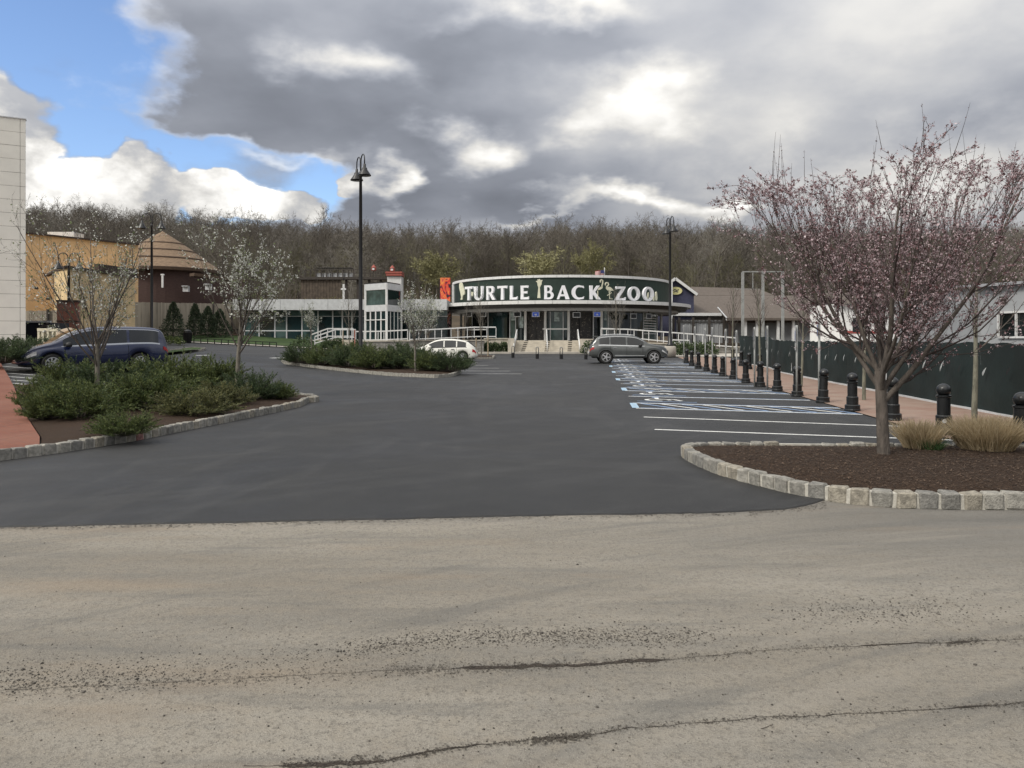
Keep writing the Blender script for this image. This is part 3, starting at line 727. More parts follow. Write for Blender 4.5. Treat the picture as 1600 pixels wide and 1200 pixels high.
# junipers
def juniper_mesh(seed, rx=1.0, h=.8, n_main=110, name='foliage', droop=0.0, leaf=.075, wid=.0085, m=None, sub=16, tuft=12):
    g = random.Random(seed); np_r = np.random.default_rng(seed); C, D, S = [], [], []; W = MB()
    for i in range(n_main):
        az = g.uniform(0, 2*math.pi); el = R(g.uniform(12, 80))*(.75 if g.random() < .5 else 1); L = g.uniform(.65, 1.08)
        d = Vector((math.cos(az)*math.cos(el)*rx, math.sin(az)*math.cos(el)*rx, math.sin(el)*h)); p = Vector((math.cos(az)*.12*rx, math.sin(az)*.12*rx, .02)); pts = [p.copy()]
        ns = 7
        for k_ in range(ns):
            d2 = d+Vector((g.gauss(0,.12), g.gauss(0,.12), .10*h*(1-k_/ns)-.12*droop*k_/ns)); p = p+d2*(L/ns); pts.append(p.copy())
        W.tube(pts, [.012*(1-.8*q/ns) for q in range(ns+1)], 3, False)
        t = (pts[-1]-pts[-3]).normalized()
        for j in range(sub):
            f = (.30+.70*(j+g.random())/sub)*ns; f = min(f, ns-.01); a = int(f); q = pts[a]+(pts[a+1]-pts[a])*(f-a)
            sd = (t*1.0+Vector((g.gauss(0,.42), g.gauss(0,.42), g.gauss(.16,.34)))).normalized(); sl = g.uniform(.12,.30)*(1.15-.5*f/ns)
            for u in range(tuft):
                ff = (u+g.random())/tuft; C.append(q+sd*sl*ff); D.append((sd+Vector((g.gauss(0,.45), g.gauss(0,.45), g.gauss(.1,.4)))).normalized()); S.append(leaf*g.uniform(.55,1.15)*(1.1-.4*ff))
    C = np.array([tuple(c) for c in C]); D = np.array([tuple(c) for c in D]); S = np.array(S)[:,None]; N = len(C)
    Wd = np_r.normal(0,1,(N,3)); Wd -= D*np.sum(D*Wd,axis=1)[:,None]; Wd /= np.linalg.norm(Wd,axis=1)[:,None]; w = wid*(.7+.6*np_r.random((N,1)))
    V = np.stack([C, C+D*S*.45+Wd*w, C+D*S, C+D*S*.45-Wd*w],axis=1).reshape(-1,3); V[:,2] = np.maximum(V[:,2], .01)
    return npmesh(name, V, np.arange(N*4).reshape(N,4), m), W.mesh('branches', M_bark)
def jun_mat(name, a, b): return mat(name, a, .75, .35, 2.2, island=1, island_col=b, trans=.22)
M_j1 = jun_mat('juniper green', (.030,.052,.017), (.170,.200,.062)); M_j2 = jun_mat('dull juniper green', (.040,.054,.022), (.215,.205,.080)); M_j3 = jun_mat('dark juniper green', (.021,.040,.018), (.100,.138,.052))
JM = [juniper_mesh(51, 1, .85, 120, m=M_j1), juniper_mesh(52, 1, .75, 120, m=M_j2, droop=.5), juniper_mesh(53, .9, .9, 110, m=M_j1, droop=.3), juniper_mesh(54, 1, .95, 110, m=M_j3)]
def juniper(label, loc, k, s=1.0, rz=0, sz=1.0, group='junipers in the left bed'):
    root = thing('juniper_shrub', label, 'shrub', loc, rz, group); root.scale = (s, s, s*sz)
    link('foliage', JM[k][0], root); link('branches', JM[k][1], root)
JL = [  # px, py of the foot, kind, size, height factor, label
    (125,655,2,.9,1.0,'leafy juniper at the brick walk corner of the left bed'), (82,640,0,.80,1.1,'leftmost juniper of the left bed, beside the red brick walk'), (192,680,0,.55,.85,'low juniper spilling toward the granite kerb in the left bed'),
    (68,655,2,.5,1.2,'upright juniper tuft at the edge of the red brick walk'), (170,632,3,1.15,1.0,'dark juniper below the trunk of the blossoming tree near the minivan'), (112,612,2,1.1,1.0,'juniper below the front wheel of the blue minivan'), (235,640,0,1.1,.95,'broad juniper in the centre of the left bed'),
    (300,648,1,.85,.85,'yellowish juniper with dry twigs near the middle of the granite kerb'), (260,615,2,1.3,1.0,'juniper below the rear lamp of the blue minivan'), (340,634,1,.85,.9,'olive juniper right of the dry one in the left bed'),
    (330,606,0,1.15,1.0,'juniper at the back edge of the left bed, left of the round-crowned tree'), (392,626,3,.78,1.05,'dark upright juniper near the right tip of the left bed'), (432,624,0,.55,1.0,'small rounded juniper at the right tip of the left bed')]
for px, py, k_, s, sz, lab in JL:
    juniper(lab, gp(px, py, .12)+Vector((0,0,.10)), k_, s, random.uniform(0,6), sz*.9)
JMID = [(470,568,3,.95,'leftmost juniper of the middle island'), (507,571,0,1.05,'second juniper from the left on the middle island'), (545,574,3,1.15,'middle island juniper left of the tall lamp post'), (585,577,0,1.15,'middle island juniper right of the tall lamp post'),
        (622,577,3,1.1,'middle island juniper left of the slim blossoming tree'), (672,580,0,1.0,'middle island juniper right of the slim blossoming tree'), (705,581,3,.95,'rightmost juniper of the middle island, beside the rear wheel of the white car'), (560,566,2,1.2,'juniper in the back row of the middle island, behind the tall lamp post'), (640,570,3,1.2,'juniper in the back row of the middle island, below the white car bonnet')]
for px, py, k_, s, lab in JMID: juniper(lab, gp(px, py, .12)+Vector((0,0,.10)), k_, s*1.15, random.uniform(0,6), .92, 'junipers on the middle island')
for i, (px, Y, lab) in enumerate(((8,27.5,'dark juniper at the left edge, beside the white panel building'), (48,29.5,'dark juniper under the corner of the white panel building'), (82,31,'dark juniper in front of the minivan bonnet, by the white barrier'))):
    p = at(px, Y); juniper(lab, (p.x, p.y, G(p.x,p.y)+.3), 3, 1.15, i*2.0, .8, 'dark junipers by the white building')
# dry grass tussocks
def tussock(label, loc, r, h, n, seed, green=0):
    g = np.random.default_rng(seed); a = g.uniform(0, 2*np.pi, n); rr = r*.62*np.sqrt(g.random(n)); b = np.stack([rr*np.cos(a), rr*np.sin(a), np.zeros(n)],axis=1)
    lean = (b[:,:2]/r)*.62+g.normal(0,.25,(n,2)); L = h*g.uniform(.6,1.12,n); d = np.stack([lean[:,0], lean[:,1], np.ones(n)],axis=1); d /= np.linalg.norm(d,axis=1)[:,None]
    mid = b+d*(L*.55)[:,None]; d2 = d+np.stack([lean[:,0]*.5, lean[:,1]*.5, -.1*np.ones(n)],axis=1); tip = mid+d2*(L*.5)[:,None]
    s = np.stack([-np.sin(a), np.cos(a), 0*a],axis=1)*.0045; s = s*g.uniform(.6,1.4,(n,1)); ang = g.uniform(0,6.28,n); s2 = np.stack([np.cos(ang), np.sin(ang), 0*ang],axis=1)*.0045
    V = np.stack([b-s2, b+s2, mid+s2*.9, mid-s2*.9, tip+s2*.3, tip-s2*.3],axis=1).reshape(-1,3); V[:,2] = np.maximum(V[:,2], 0)
    o = (np.arange(n)*6)[:,None]; Fc = np.concatenate([o+np.array([[0,1,2,3]]), o+np.array([[3,2,4,5]])])
    root = thing('grass_tussock', label, 'grass', loc)
    link('dry_blades', npmesh('dry_blades', V, Fc, mat('dry grass straw', (.36,.28,.165), .85, .2, 4, island=1, island_col=(.66,.55,.37), trans=.25)), root)
    if green:
        W = V[:green*6].copy(); W[:,2] *= .45; W[:,:2] *= .72; W[:,:2] += (.06,-.17)
        Fg = np.concatenate([o[:green]+np.array([[0,1,2,3]]), o[:green]+np.array([[3,2,4,5]])])
        link('green_blades', npmesh('green_blades', W, Fg, mat('green grass', (.03,.07,.02), .8, .2, 4, island=1, island_col=(.07,.13,.04), trans=.25)), root)
tussock('small dry grass tussock with green blades at its foot, by the plum trunk', at(1437, 10.6, z=.15), .33, .37, 1500, 61, 260)
tussock('large straw-coloured grass tussock near the right edge of the bed', at(1541, 10.5, z=.15), .52, .43, 3200, 62)
# cone-shaped evergreens by the timber fence and low shrubs
def cone_mesh(seed, h, r, m, n=2600, leaf=.16):
    g = np.random.default_rng(seed); t = g.random(n)**.75; a = g.uniform(0,2*np.pi,n); lump = 1+.22*np.sin(a*3+t*9+seed)+.12*np.sin(a*7-t*14); rad = r*(1-t)**.7*(t*6+.55).clip(0,1)*lump*np.sqrt(g.uniform(.35,1.1,n))
    C = np.stack([rad*np.cos(a), rad*np.sin(a), h*t],axis=1); D = np.stack([np.cos(a)*.6, np.sin(a)*.6, .7+0*a],axis=1)+g.normal(0,.35,(n,3)); D /= np.linalg.norm(D,axis=1)[:,None]
    W = g.normal(0,1,(n,3)); W -= D*np.sum(D*W,axis=1)[:,None]; W /= np.linalg.norm(W,axis=1)[:,None]; S = leaf*g.uniform(.6,1.3,(n,1))
    V = np.stack([C, C+D*S*.5+W*S*.28, C+D*S, C+D*S*.5-W*S*.28],axis=1).reshape(-1,3)
    return npmesh('foliage', V, np.arange(n*4).reshape(n,4), m)
M_ev = jun_mat('spruce green', (.034,.052,.030), (.078,.098,.052))
stem = MB().tube([(0,0,-.1),(0,0,1.6)], [.06,.02], 6).mesh('trunk', M_bark)
for i, (px, Y, pt, pb, r, lab) in enumerate(((271,68.3,473,526,1.05,'largest cone-shaped evergreen, left of the four by the timber fence'), (305,70.3,476,521,.85,'slim cone-shaped evergreen, second from the left by the timber fence'), (325,71.2,480,523,.95,'cone-shaped evergreen in the middle of the timber fence'), (343,72,484,525,1.1,'bushy cone-shaped evergreen at the right end of the timber fence'))):
    b = at(px, Y, pb+3); t = at(px, Y, pt); root = thing('evergreen_tree', lab, 'tree', b, 0, 'evergreens by the timber fence')
    cm = cone_mesh(70+i, t.z-b.z, r, M_ev); link('crown', cm, root); link('trunk', stem, root)
def low_shrub(label, px, Y, z, r, h, m, seed, name='low_shrub', group='small shrubs below the ramps'):
    p = at(px, Y, z=z); root = thing(name, label, 'shrub', p, 0, group); g = np.random.default_rng(seed); n = 700
    d = g.normal(0,1,(n,3)); d /= np.linalg.norm(d,axis=1)[:,None]; d[:,2] = np.abs(d[:,2]); C = d*np.array([r,r,h])*(.55+.5*g.random((n,1)))
    D = d+g.normal(0,.5,(n,3)); D /= np.linalg.norm(D,axis=1)[:,None]; W = g.normal(0,1,(n,3)); W -= D*np.sum(D*W,axis=1)[:,None]; W /= np.linalg.norm(W,axis=1)[:,None]; S = .16*g.uniform(.6,1.3,(n,1))
    V = np.stack([C, C+D*S*.5+W*S*.3, C+D*S, C+D*S*.5-W*S*.3],axis=1).reshape(-1,3)
    link('foliage', npmesh('foliage', V, np.arange(n*4).reshape(n,4), m), root); link('branches', MB().tube([(0,0,-.05),(.05,0,h*.7)], [.04,.015], 5).mesh('branches', M_bark), root)
for i, (px, lab) in enumerate(((762,'dark shrub in the bed left of the stairs, leftmost of three'), (774,'dark shrub in the bed left of the stairs, middle of three'), (787,'dark shrub in the bed left of the stairs, rightmost of three'))): low_shrub(lab, px, 66.3, G(0,66)+.15, .42, .75, M_j3, 80+i)
for i, (px, Y, lab) in enumerate(((1054,60,'dark shrub right behind the concrete lamp base'), (1072,60.5,'dark shrub under the right ramp, between the lamp and the pipe posts'), (1090,61,'dark shrub under the right ramp, behind the bollards'), (1108,61.5,'dark shrub at the low end of the right ramp'), (921,63.5,'dark shrub behind the tailgate of the grey SUV'))): low_shrub(lab, px, Y, G(10,Y)+.1, .7, .95, M_j3, 90+i)
for i, (px, Y, r, h, lab) in enumerate(((474,64,1.1,1.2,'rounded shrub at the foot of the left ramp stairs'), (512,62,.6,.9,'shrub in front of the left ramp stairs'), (527,62,.6,.9,'shrub in front of the left ramp, left of the staked sapling'), (557,62,.6,.8,'shrub in front of the left ramp, by the tall lamp post'))): low_shrub(lab, px, Y, G(-14,Y)+.1, r, h, M_j3, 100+i)
low_shrub('small green shrub on the grass spit behind the minivan', 267, 59, G(-26,59)+.1, 1.0, .5, M_j1, 110)
M_fo = jun_mat('yellow-green new leaves', (.15,.15,.05), (.30,.28,.10))
for i in range(7): low_shrub(('leftmost','second','third','middle','fifth','sixth','rightmost')[i]+' yellow-green shrub rising behind the flat roof of the glass pavilion', 462+i*16+random.uniform(-4,4), 96+i%2*3, 3.6, 2.0, 3.0+random.uniform(-.4,.6), M_fo, 120+i, 'forsythia_shrub', 'shrubs behind the glass pavilion')
# ------------------------------------------------------------------ wooded ridge
def far_tree(seed, h, spread=1.0, lv=4):
    P = dict(levels=lv, seg=(6,5,4,3), taper=(.25,.25,.3,.5), wob=(.04,.09,.14,.18), up=(.02,.04,.02,.01), n=(17,(8,10),(6,8),0), lo=(.25,.15,.12,0),
             ang=(40*spread,40,42,0), len=(.42,.48,.55,0), rr=(.42,.5,.55,0), rmin=.019, leaf_from=9, leaf_per_m=0, short=.4)
    T = Tree(seed); T.grow(Vector((0,0,-.6)), Vector((random.gauss(0,.04),0,1)), h, .0135*h, 0, P); return T
def far_mat(name, a, b): 
    m = mat(name, a, .95, 0, 1, spec=.1); k = m.node_tree; t = NT.__new__(NT); t.t = k; t.n = k.nodes; t.l = k.links
    p = [n for n in k.nodes if n.type == 'BSDF_PRINCIPLED'][0]; r = t.new('ShaderNodeObjectInfo').outputs['Random']
    t.put(p.inputs['Base Color'], t.mix(r, tuple(a)+(1,), tuple(b)+(1,))); return m
M_w1 = far_mat('woodland bark', (.100,.089,.076), (.158,.141,.119)); M_w2 = far_mat('budding woodland twigs', (.115,.110,.068), (.180,.170,.110)); M_wp = mat('pale sycamore bark', (.36,.33,.28), .9, .2, 1)
PROTO = bpy.data.collections.new('ridge tree kinds')
def proto(name, T, m):
    o = bpy.data.objects.new(name, T.wood(sides=(4,3,3,3)).mesh(name, m)); PROTO.objects.link(o); return o
for i in range(5): proto('ridge_tree', far_tree(200+i, 15, .9+.1*i), M_w1)
for i in range(3): proto('ridge_tree', far_tree(210+i, 12, 1.1), M_w2)
proto('ridge_tree', far_tree(220, 14, .8), mat('pale ridge bark', (.21,.195,.17), .95, 0))
def forest():
    g = random.Random(4); V = []
    tries = 0
    while len(V) < 3000 and tries < 60000:
        tries += 1; y = 108+170*g.random()**.9; x = g.uniform(-.76, .76)*y*1.05
        if y < 128 and -.36*y < x < .36*y and g.random() < .7: continue
        if y < 140 and abs(x/y) < .17: continue
        V.append((x, y, G(x,y)-.4))
    me = bpy.data.meshes.new('ridge_woodland'); me.from_pydata(V, [], []); o = kind(link('ridge_woodland', me), 'stuff')
    o['label'] = 'bare grey-brown woodland covering the whole ridge behind the zoo'
    ng = bpy.data.node_groups.new('scatter trees', 'GeometryNodeTree'); ng.interface.new_socket('Geometry', in_out='INPUT', socket_type='NodeSocketGeometry'); ng.interface.new_socket('Geometry', in_out='OUTPUT', socket_type='NodeSocketGeometry')
    n = ng.nodes; l = ng.links; gi = n.new('NodeGroupInput'); go = n.new('NodeGroupOutput'); ip = n.new('GeometryNodeInstanceOnPoints'); ci = n.new('GeometryNodeCollectionInfo')
    ci.inputs[0].default_value = PROTO; ci.inputs[1].default_value = True; ci.inputs[2].default_value = True; ip.inputs['Pick Instance'].default_value = True
    rv = n.new('FunctionNodeRandomValue'); rv.data_type = 'FLOAT_VECTOR'; rv.inputs[0].default_value = (0,0,0); rv.inputs[1].default_value = (.08,.08,6.28)
    rs = n.new('FunctionNodeRandomValue'); rs.data_type = 'FLOAT'; rs.inputs[2].default_value = .72; rs.inputs[3].default_value = 1.04; rs.inputs['Seed'].default_value = 3
    l.new(gi.outputs[0], ip.inputs['Points']); l.new(ci.outputs[0], ip.inputs['Instance']); l.new(rv.outputs[0], ip.inputs['Rotation']); l.new(rs.outputs[1], ip.inputs['Scale']); l.new(ip.outputs[0], go.inputs[0])
    md = o.modifiers.new('scatter', 'NODES'); md.node_group = ng
forest()
FT = []
def ridge_tree(label, px, Y, top, seed, m, spread=1.0, mesh=None, wide=1.0):
    x = (px-800)*Y/F; z = G(x, Y)-.4; zt = EYE+(HOR-top)*Y/F; root = thing('ridge_tree', label, 'tree', (x, Y, z), 0, 'trees standing out from the ridge wood')
    T = far_tree(seed, 15, spread); hh = max(p.z for b in T.br for p in b[0]); root.scale = ((zt-z)/hh*wide, (zt-z)/hh*wide, (zt-z)/hh)
    T.wood(0, 0, (5,)).build('trunk', m, root); T.wood(1, 9, (4,4,3,3)).build('crown', m, root)
for i, a in enumerate(((250,232,310,.8,'tall bare tree above the ridge line, behind the left twin lamp'), (125,225,298,1.2,'broad bare tree above the ridge near the white panel building'), (385,235,318,1.2,'round bare tree above the ridge, behind the round-crowned blossoming tree'), (490,240,317,.7,'narrow bare tree above the ridge, left of the tall lamp post'),
        (700,238,336,.8,'bare tree on the ridge line above the glass turret'), (872,236,329,1.1,'bare tree on the ridge line above the middle of the zoo sign'), (942,235,333,1.0,'round bare tree on the ridge line above the flag'), (1013,236,328,1.2,'fan-shaped bare tree on the ridge line left of the right lamp'), (1110,236,332,1.2,'broad bare tree on the ridge line right of the right lamp'))):
    px, Y, top, sp, lab = a; ridge_tree(lab, px, Y, top, 300+i, M_w1, sp)
ridge_tree('pale forked sycamore on the slope above the brown roof, left stem', 1163, 150, 372, 320, M_wp, .6)
ridge_tree('pale forked sycamore on the slope above the brown roof, right stem', 1186, 152, 376, 321, M_wp, .6)
ridge_tree('pale trunked tree on the slope right of the flag', 1008, 150, 385, 322, M_wp, .7)
ridge_tree('grey trunked tree on the slope above the glass turret', 592, 150, 350, 323, M_w1, 1.1)
M_yt = mat('yellow-green spring twigs', (.30,.285,.15), .9, .1, 2); M_ot = mat('olive spring twigs', (.19,.18,.085), .9, .1, 2)
def round_tree(label, px, Y, top, bot, r, m, seed):
    b = at(px, Y, bot); t = at(px, Y, top); root = thing('spring_tree', label, 'tree', (b.x, b.y, b.z), 0, 'budding trees behind the entrance'); h = t.z-b.z
    P = dict(levels=4, seg=(4,6,5,4), taper=(.5,.3,.3,.4), wob=(.05,.07,.09,.12), up=(.02,.02,.02,.03), n=(20,(9,11),(6,8),0), lo=(.25,.15,.1,0), ang=(52,38,38,0), len=(1.25,.5,.5,0), rr=(.5,.5,.55,0), rmin=.022, leaf_from=2, leaf_per_m=5, short=.3)
    T = Tree(seed); T.grow(Vector((0,0,-.5)), Vector((0,0,1)), h*.55, h*.02, 0, P); hh = max(p.z for q in T.br for p in q[0]); ww = max(abs(p.x) for q in T.br for p in q[0])
    root.scale = (r/ww, r/ww, h/hh); T.wood(0,0,(6,)).build('trunk', M_w1, root); cr = T.wood(1,9,(4,3,3,3)).build('crown', m, root)
    V, Fc = leaf_cloud([q[0] for q in T.tips], seed, 1, .1, .13, 1.4); link('leaves', npmesh('leaves', V, Fc, m), cr)
round_tree('round pale yellow-green tree rising behind the zoo sign', 846, 112, 384, 440, 4.6, M_yt, 401)
round_tree('olive green budding tree left of the red picture panel', 683, 112, 388, 455, 4.4, M_ot, 402)
round_tree('smaller yellowish tree behind the letters of the zoo sign, left of the flag', 925, 125, 372, 440, 4.0, M_ot, 403)
# ------------------------------------------------------------------ buildings
def part(name, mb, m, root, smooth=False, k=None):
    """mesh given in world metres, hung under root (root and its parents carry no rotation)"""
    L = root.location.copy(); q = root.parent
    while q: L += q.location; q = q.parent
    mb.v = [(a-L.x, b-L.y, c-L.z) for a, b, c in mb.v]
    o = mb.build(name, m, root, smooth)
    if k: kind(o, k)
    return o
def wallbox(mb, a, b, z0, z1, th=.2):
    """wall of thickness th between ground points a and b, behind its face (left side when walking a to b is the back)"""
    a, b = Vector(a[:2]), Vector(b[:2]); t = (b-a).normalized(); n = Vector((-t.y, t.x))*th
    return mb.prism([(a.x,a.y),(b.x,b.y),(b.x+n.x,b.y+n.y),(a.x+n.x,a.y+n.y)], z0, z1)
M_panel = mat('off-white wall panel', (.76,.745,.68), .55, .04, 1.5)
M_joint = mat('dark joint', (.05,.05,.05), .8, .1)
M_metal = mat('brushed pale metal', (.50,.51,.52), .45, .08, 3, metal=.0)
M_alu = mat('white painted metal', (.62,.62,.61), .45, .06, 4)
M_black = mat('black painted metal', (.012,.012,.013), .35, .15, 5)
M_glass = mat('dark teal glass', (.012,.026,.028), .04, .5, .35, spec=.8, detail=3)
M_glass2 = mat('pale teal glass', (.050,.085,.082), .06, .5, .6, spec=.8, detail=3)
M_glassd = mat('near-black glass', (.010,.014,.015), .05, .5, .5, spec=.7)
M_green = mat('dark green sign wall', (.010,.026,.018), .5, .12, 2)
M_letter = mat('white sign letters', (.72,.72,.74), .5, .05, 4)
M_cream = mat('cream cut-out figures', (.56,.55,.42), .6, .08, 6)
M_stonew = mat('grey ashlar', (.24,.23,.21), .9, .3, 3, .6, 12)
M_cstair = mat('buff concrete', (.47,.43,.36), .85, .12, 2, .3, 20)
# --- white panel building on the left
def white_building():
    A = at(40, 36); A.z = G(A.x, A.y)-.1; root = thing('panel_building', 'tall white panelled building at the left edge of the picture', 'building', A)
    d = Vector((-.88,-.475)).normalized(); n = Vector((d.y,-d.x));   # d runs along the face toward the camera, n points out
    if n.x < 0: n = -n
    top = at(40, 36, 187).z; z0 = A.z; W = 16
    B = Vector((A.x,A.y))+d*W; mb = MB(); back = Vector((-.64,.77))*9
    mb.prism([(A.x-n.x*.06,A.y-n.y*.06),(A.x+back.x,A.y+back.y),(B.x+back.x,B.y+back.y),(B.x-n.x*.06,B.y-n.y*.06)], z0, top-.05); part('wall', mb, M_joint, root)
    ph = .63; rows = int((top-z0)/ph)+1
    cols = [(.0,.21),(.225,3.2),(3.215,6.2),(6.215,9.2)]
    for r in range(rows):
        z1 = top-r*ph; zb = max(z0, z1-ph+.013)
        for c0, c1 in cols:
            if z1-zb < .1: continue
            p = Vector((A.x,A.y))+d*c0; q = Vector((A.x,A.y))+d*c1; e = random.uniform(0,.006); m = MB()
            m.prism([(p.x+n.x*e,p.y+n.y*e),(q.x+n.x*e,q.y+n.y*e),(q.x-n.x*.05,q.y-n.y*.05),(p.x-n.x*.05,p.y-n.y*.05)], zb, z1); part('wall_panel', m, M_panel, root)
    cp = MB(); p = Vector((A.x,A.y))-d*.02; q = Vector((A.x,A.y))+d*9.3
    cp.prism([(p.x+n.x*.03,p.y+n.y*.03),(q.x+n.x*.03,q.y+n.y*.03),(q.x-n.x*.3,q.y-n.y*.3),(p.x-n.x*.3,p.y-n.y*.3)], top+.003, top+.05); part('coping', cp, M_metal, root)
white_building()
# --- ochre building with a lower wing
M_och = mat('ochre render', (.72,.49,.265), .85, .10, 1.2, .2, 20); M_pale = mat('pale yellow render', (.70,.53,.30), .85, .10, 1.2, .2, 20); M_brown = mat('dark brown trim', (.045,.030,.024), .8, .1)
def ochre():
    A = at(30, 58); A.z = 1.2; B = at(216, 67); root = thing('ochre_building', 'ochre rendered building with flat roof beside the round thatched house', 'building', A)
    zt = at(40, 58.5, 362).z; mb = MB(); mb.prism([(A.x-6,A.y-6),(B.x,B.y),(B.x-16,B.y+8),(A.x-22,A.y+4)], .5, zt); part('wall', mb, M_och, root)
    m = MB(); m.bar((A.x-6,A.y-6.05,zt+.06),(B.x+.02,B.y-.04,zt+.06),.4,.12); part('coping', m, M_brown, root)
    C = at(85, 55); D = at(105, 52); E = at(211, 60.5); zc = at(105,52,419).z
    w = MB(); w.prism([(C.x,C.y),(D.x,D.y),(E.x,E.y),(E.x-5,E.y+7),(C.x-2,C.y+9)], .6, zc); part('wing', w, M_pale, root)
    m = MB(); m.bar((C.x-3,C.y+4,zc+.08),(D.x,D.y-.05,zc+.08),.3,.16); m.bar((D.x,D.y-.05,zc+.083),(E.x+.1,E.y,zc+.083),.3,.16); part('coping', m, M_brown, root)
    m = MB(); e1 = at(152,56.5); e2 = at(213, 60.8); m.bar((e1.x,e1.y-.1,zc+.45),(e2.x,e2.y-.1,zc+.45),.4,.55); part('canopy', m, M_brown, root)
    for px, py in ((75,468.5),(57,452),(140,459)):
        p = at(px, 51.5 if px > 90 else 54.5, py); t = MB(); t.lathe([(.13,0),(.13,.12),(.06,.18)], 10, p); part('wall_light', t, M_black, root)
    v = MB(); p = at(88, 61, 360); v.box((p.x-1,p.y+3,zt+.35), (2.2,1.5,.6)); part('roof_vent', v, M_metal, root)
ochre()
# --- round house with stepped roof
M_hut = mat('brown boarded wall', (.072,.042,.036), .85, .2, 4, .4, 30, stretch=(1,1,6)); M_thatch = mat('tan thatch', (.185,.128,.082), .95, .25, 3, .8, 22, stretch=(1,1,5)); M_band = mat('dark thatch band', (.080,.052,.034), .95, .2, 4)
def hut():
    c = at(254, 82); z0 = 1.5; ap = at(254,82,361).z; ev = at(254,82,424).z; Rr = (338-254)*82/F+.4
    root = thing('round_house', 'dark brown round house with a stepped tan conical roof', 'building', (c.x,c.y,z0))
    mb = MB().lathe([(Rr-.7,z0),(Rr-.7,ev+.25)], 40, (c.x,c.y,0)); part('wall', mb, M_hut, root, False)
    wing = MB(); p0 = at(258,78); p1 = at(385,84); ez = at(345,82,428).z
    wing.prism([(p0.x,p0.y),(p1.x,p1.y),(p1.x-2,p1.y+6),(p0.x-2,p0.y+6)], z0, ez-.9); part('wing', wing, M_hut, root)
    n = 4; cuts = [0, .36, .55, .75, 1.0]; rf = None
    for i in range(n):
        f0, f1 = cuts[i], cuts[i+1]; r0 = Rr*f1; r1 = Rr*f0*.985+.01; zb = ap-(ap-ev)*(f1**1.08); zt = ap-(ap-ev)*(f0**1.08)-.02+.0
        t = MB().lathe([(r0*.97,zb-.16),(r0,zb-.10),(r0,zb),(max(r1,.02),zt)], 40, (c.x,c.y,0)); part('roof', t, M_thatch, root)
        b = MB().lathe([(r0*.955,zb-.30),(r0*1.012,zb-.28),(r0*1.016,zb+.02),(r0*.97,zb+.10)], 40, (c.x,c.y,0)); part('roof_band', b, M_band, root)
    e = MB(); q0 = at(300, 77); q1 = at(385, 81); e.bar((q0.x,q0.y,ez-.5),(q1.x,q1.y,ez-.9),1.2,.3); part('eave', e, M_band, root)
    p = at(254,75.8,430); v = MB(); v.box((p.x,p.y,p.z-.55), (.18,.12,1.35)); v.box((p.x,p.y-.01,p.z+.05),(.35,.14,.12)); part('downpipe', v, M_alu, root)
    for px, py in ((291,452),(326,449)):
        p = at(px, 77.2, py); v = MB().box(p, (.55,.4,.5)); v.box((p.x,p.y-.15,p.z+.3),(.6,.5,.08)); part('wall_light', v, M_metal, root)
hut()
# --- timber fence, brick pier, skip and barrier
M_wood = mat('weathered fence boards', (.29,.25,.195), .9, .25, 2, .3, 20, stretch=(1,1,.25), island=.6, island_col=(.40,.345,.27)); M_post = mat('dark fence frame', (.05,.042,.036), .85, .2)
def timber_fence():
    A = at(20, 50); A2 = at(96, 50); B = at(200, 66); C = at(388, 79.5); A.z = G(A.x,A.y); root = thing('timber_fence', 'tall weathered board fence behind the cone-shaped evergreens', 'fence', A); mb = MB(); g = random.Random(2)
    fr = MB()
    for a, b, t0, t1, b0, b1 in ((A,A2,486,485,540,530),(B,C,472,475,528,527)):
        za, zb = at(0,a.y,t0).z, at(0,b.y,t1).z; n = int((b-a).length/.145); dd = (b-a).normalized()
        for i in range(n):
            f = i/n; p = a+(b-a)*f; z1 = za+(zb-za)*f+g.uniform(-.02,.02); q = p+dd*.135; e = g.uniform(0,.015)
            mb.prism([(p.x,p.y-e),(q.x,q.y-e),(q.x,q.y+.03),(p.x,p.y+.03)], .8, z1)
        for i in range(0, n, 17):
            p = a+(b-a)*(i/n); fr.bx(p.x-.06,p.x+.06,p.y-.16,p.y-.04,.8,za+(zb-za)*i/n+.08)
        for zz in (.55,): fr.bar((a.x,a.y-.08,1.0+(za-1)*.38),(b.x,b.y-.08,1.0+(zb-1)*.38),.06,.1)
    part('boards', mb, M_wood, root, k='stuff'); part('frame', fr, M_post, root)
timber_fence()
def brick_mat():
    def fn(k, P):
        co = k.new('ShaderNodeTexCoord').outputs['Object']; x, y, z = k.sep(co); t = k.new('ShaderNodeTexBrick'); k.put(t.inputs['Vector'], k.comb(k.m('ADD', x, y), z, 0)); t.inputs['Scale'].default_value = 1
        t.inputs['Brick Width'].default_value = .23; t.inputs['Row Height'].default_value = .08; t.inputs['Mortar Size'].default_value = .008
        t.inputs['Color1'].default_value = (.27,.085,.052,1); t.inputs['Color2'].default_value = (.20,.062,.042,1); t.inputs['Mortar'].default_value = (.22,.15,.12,1); return t.outputs[0], None, None
    return ground_mat('red brickwork', fn)
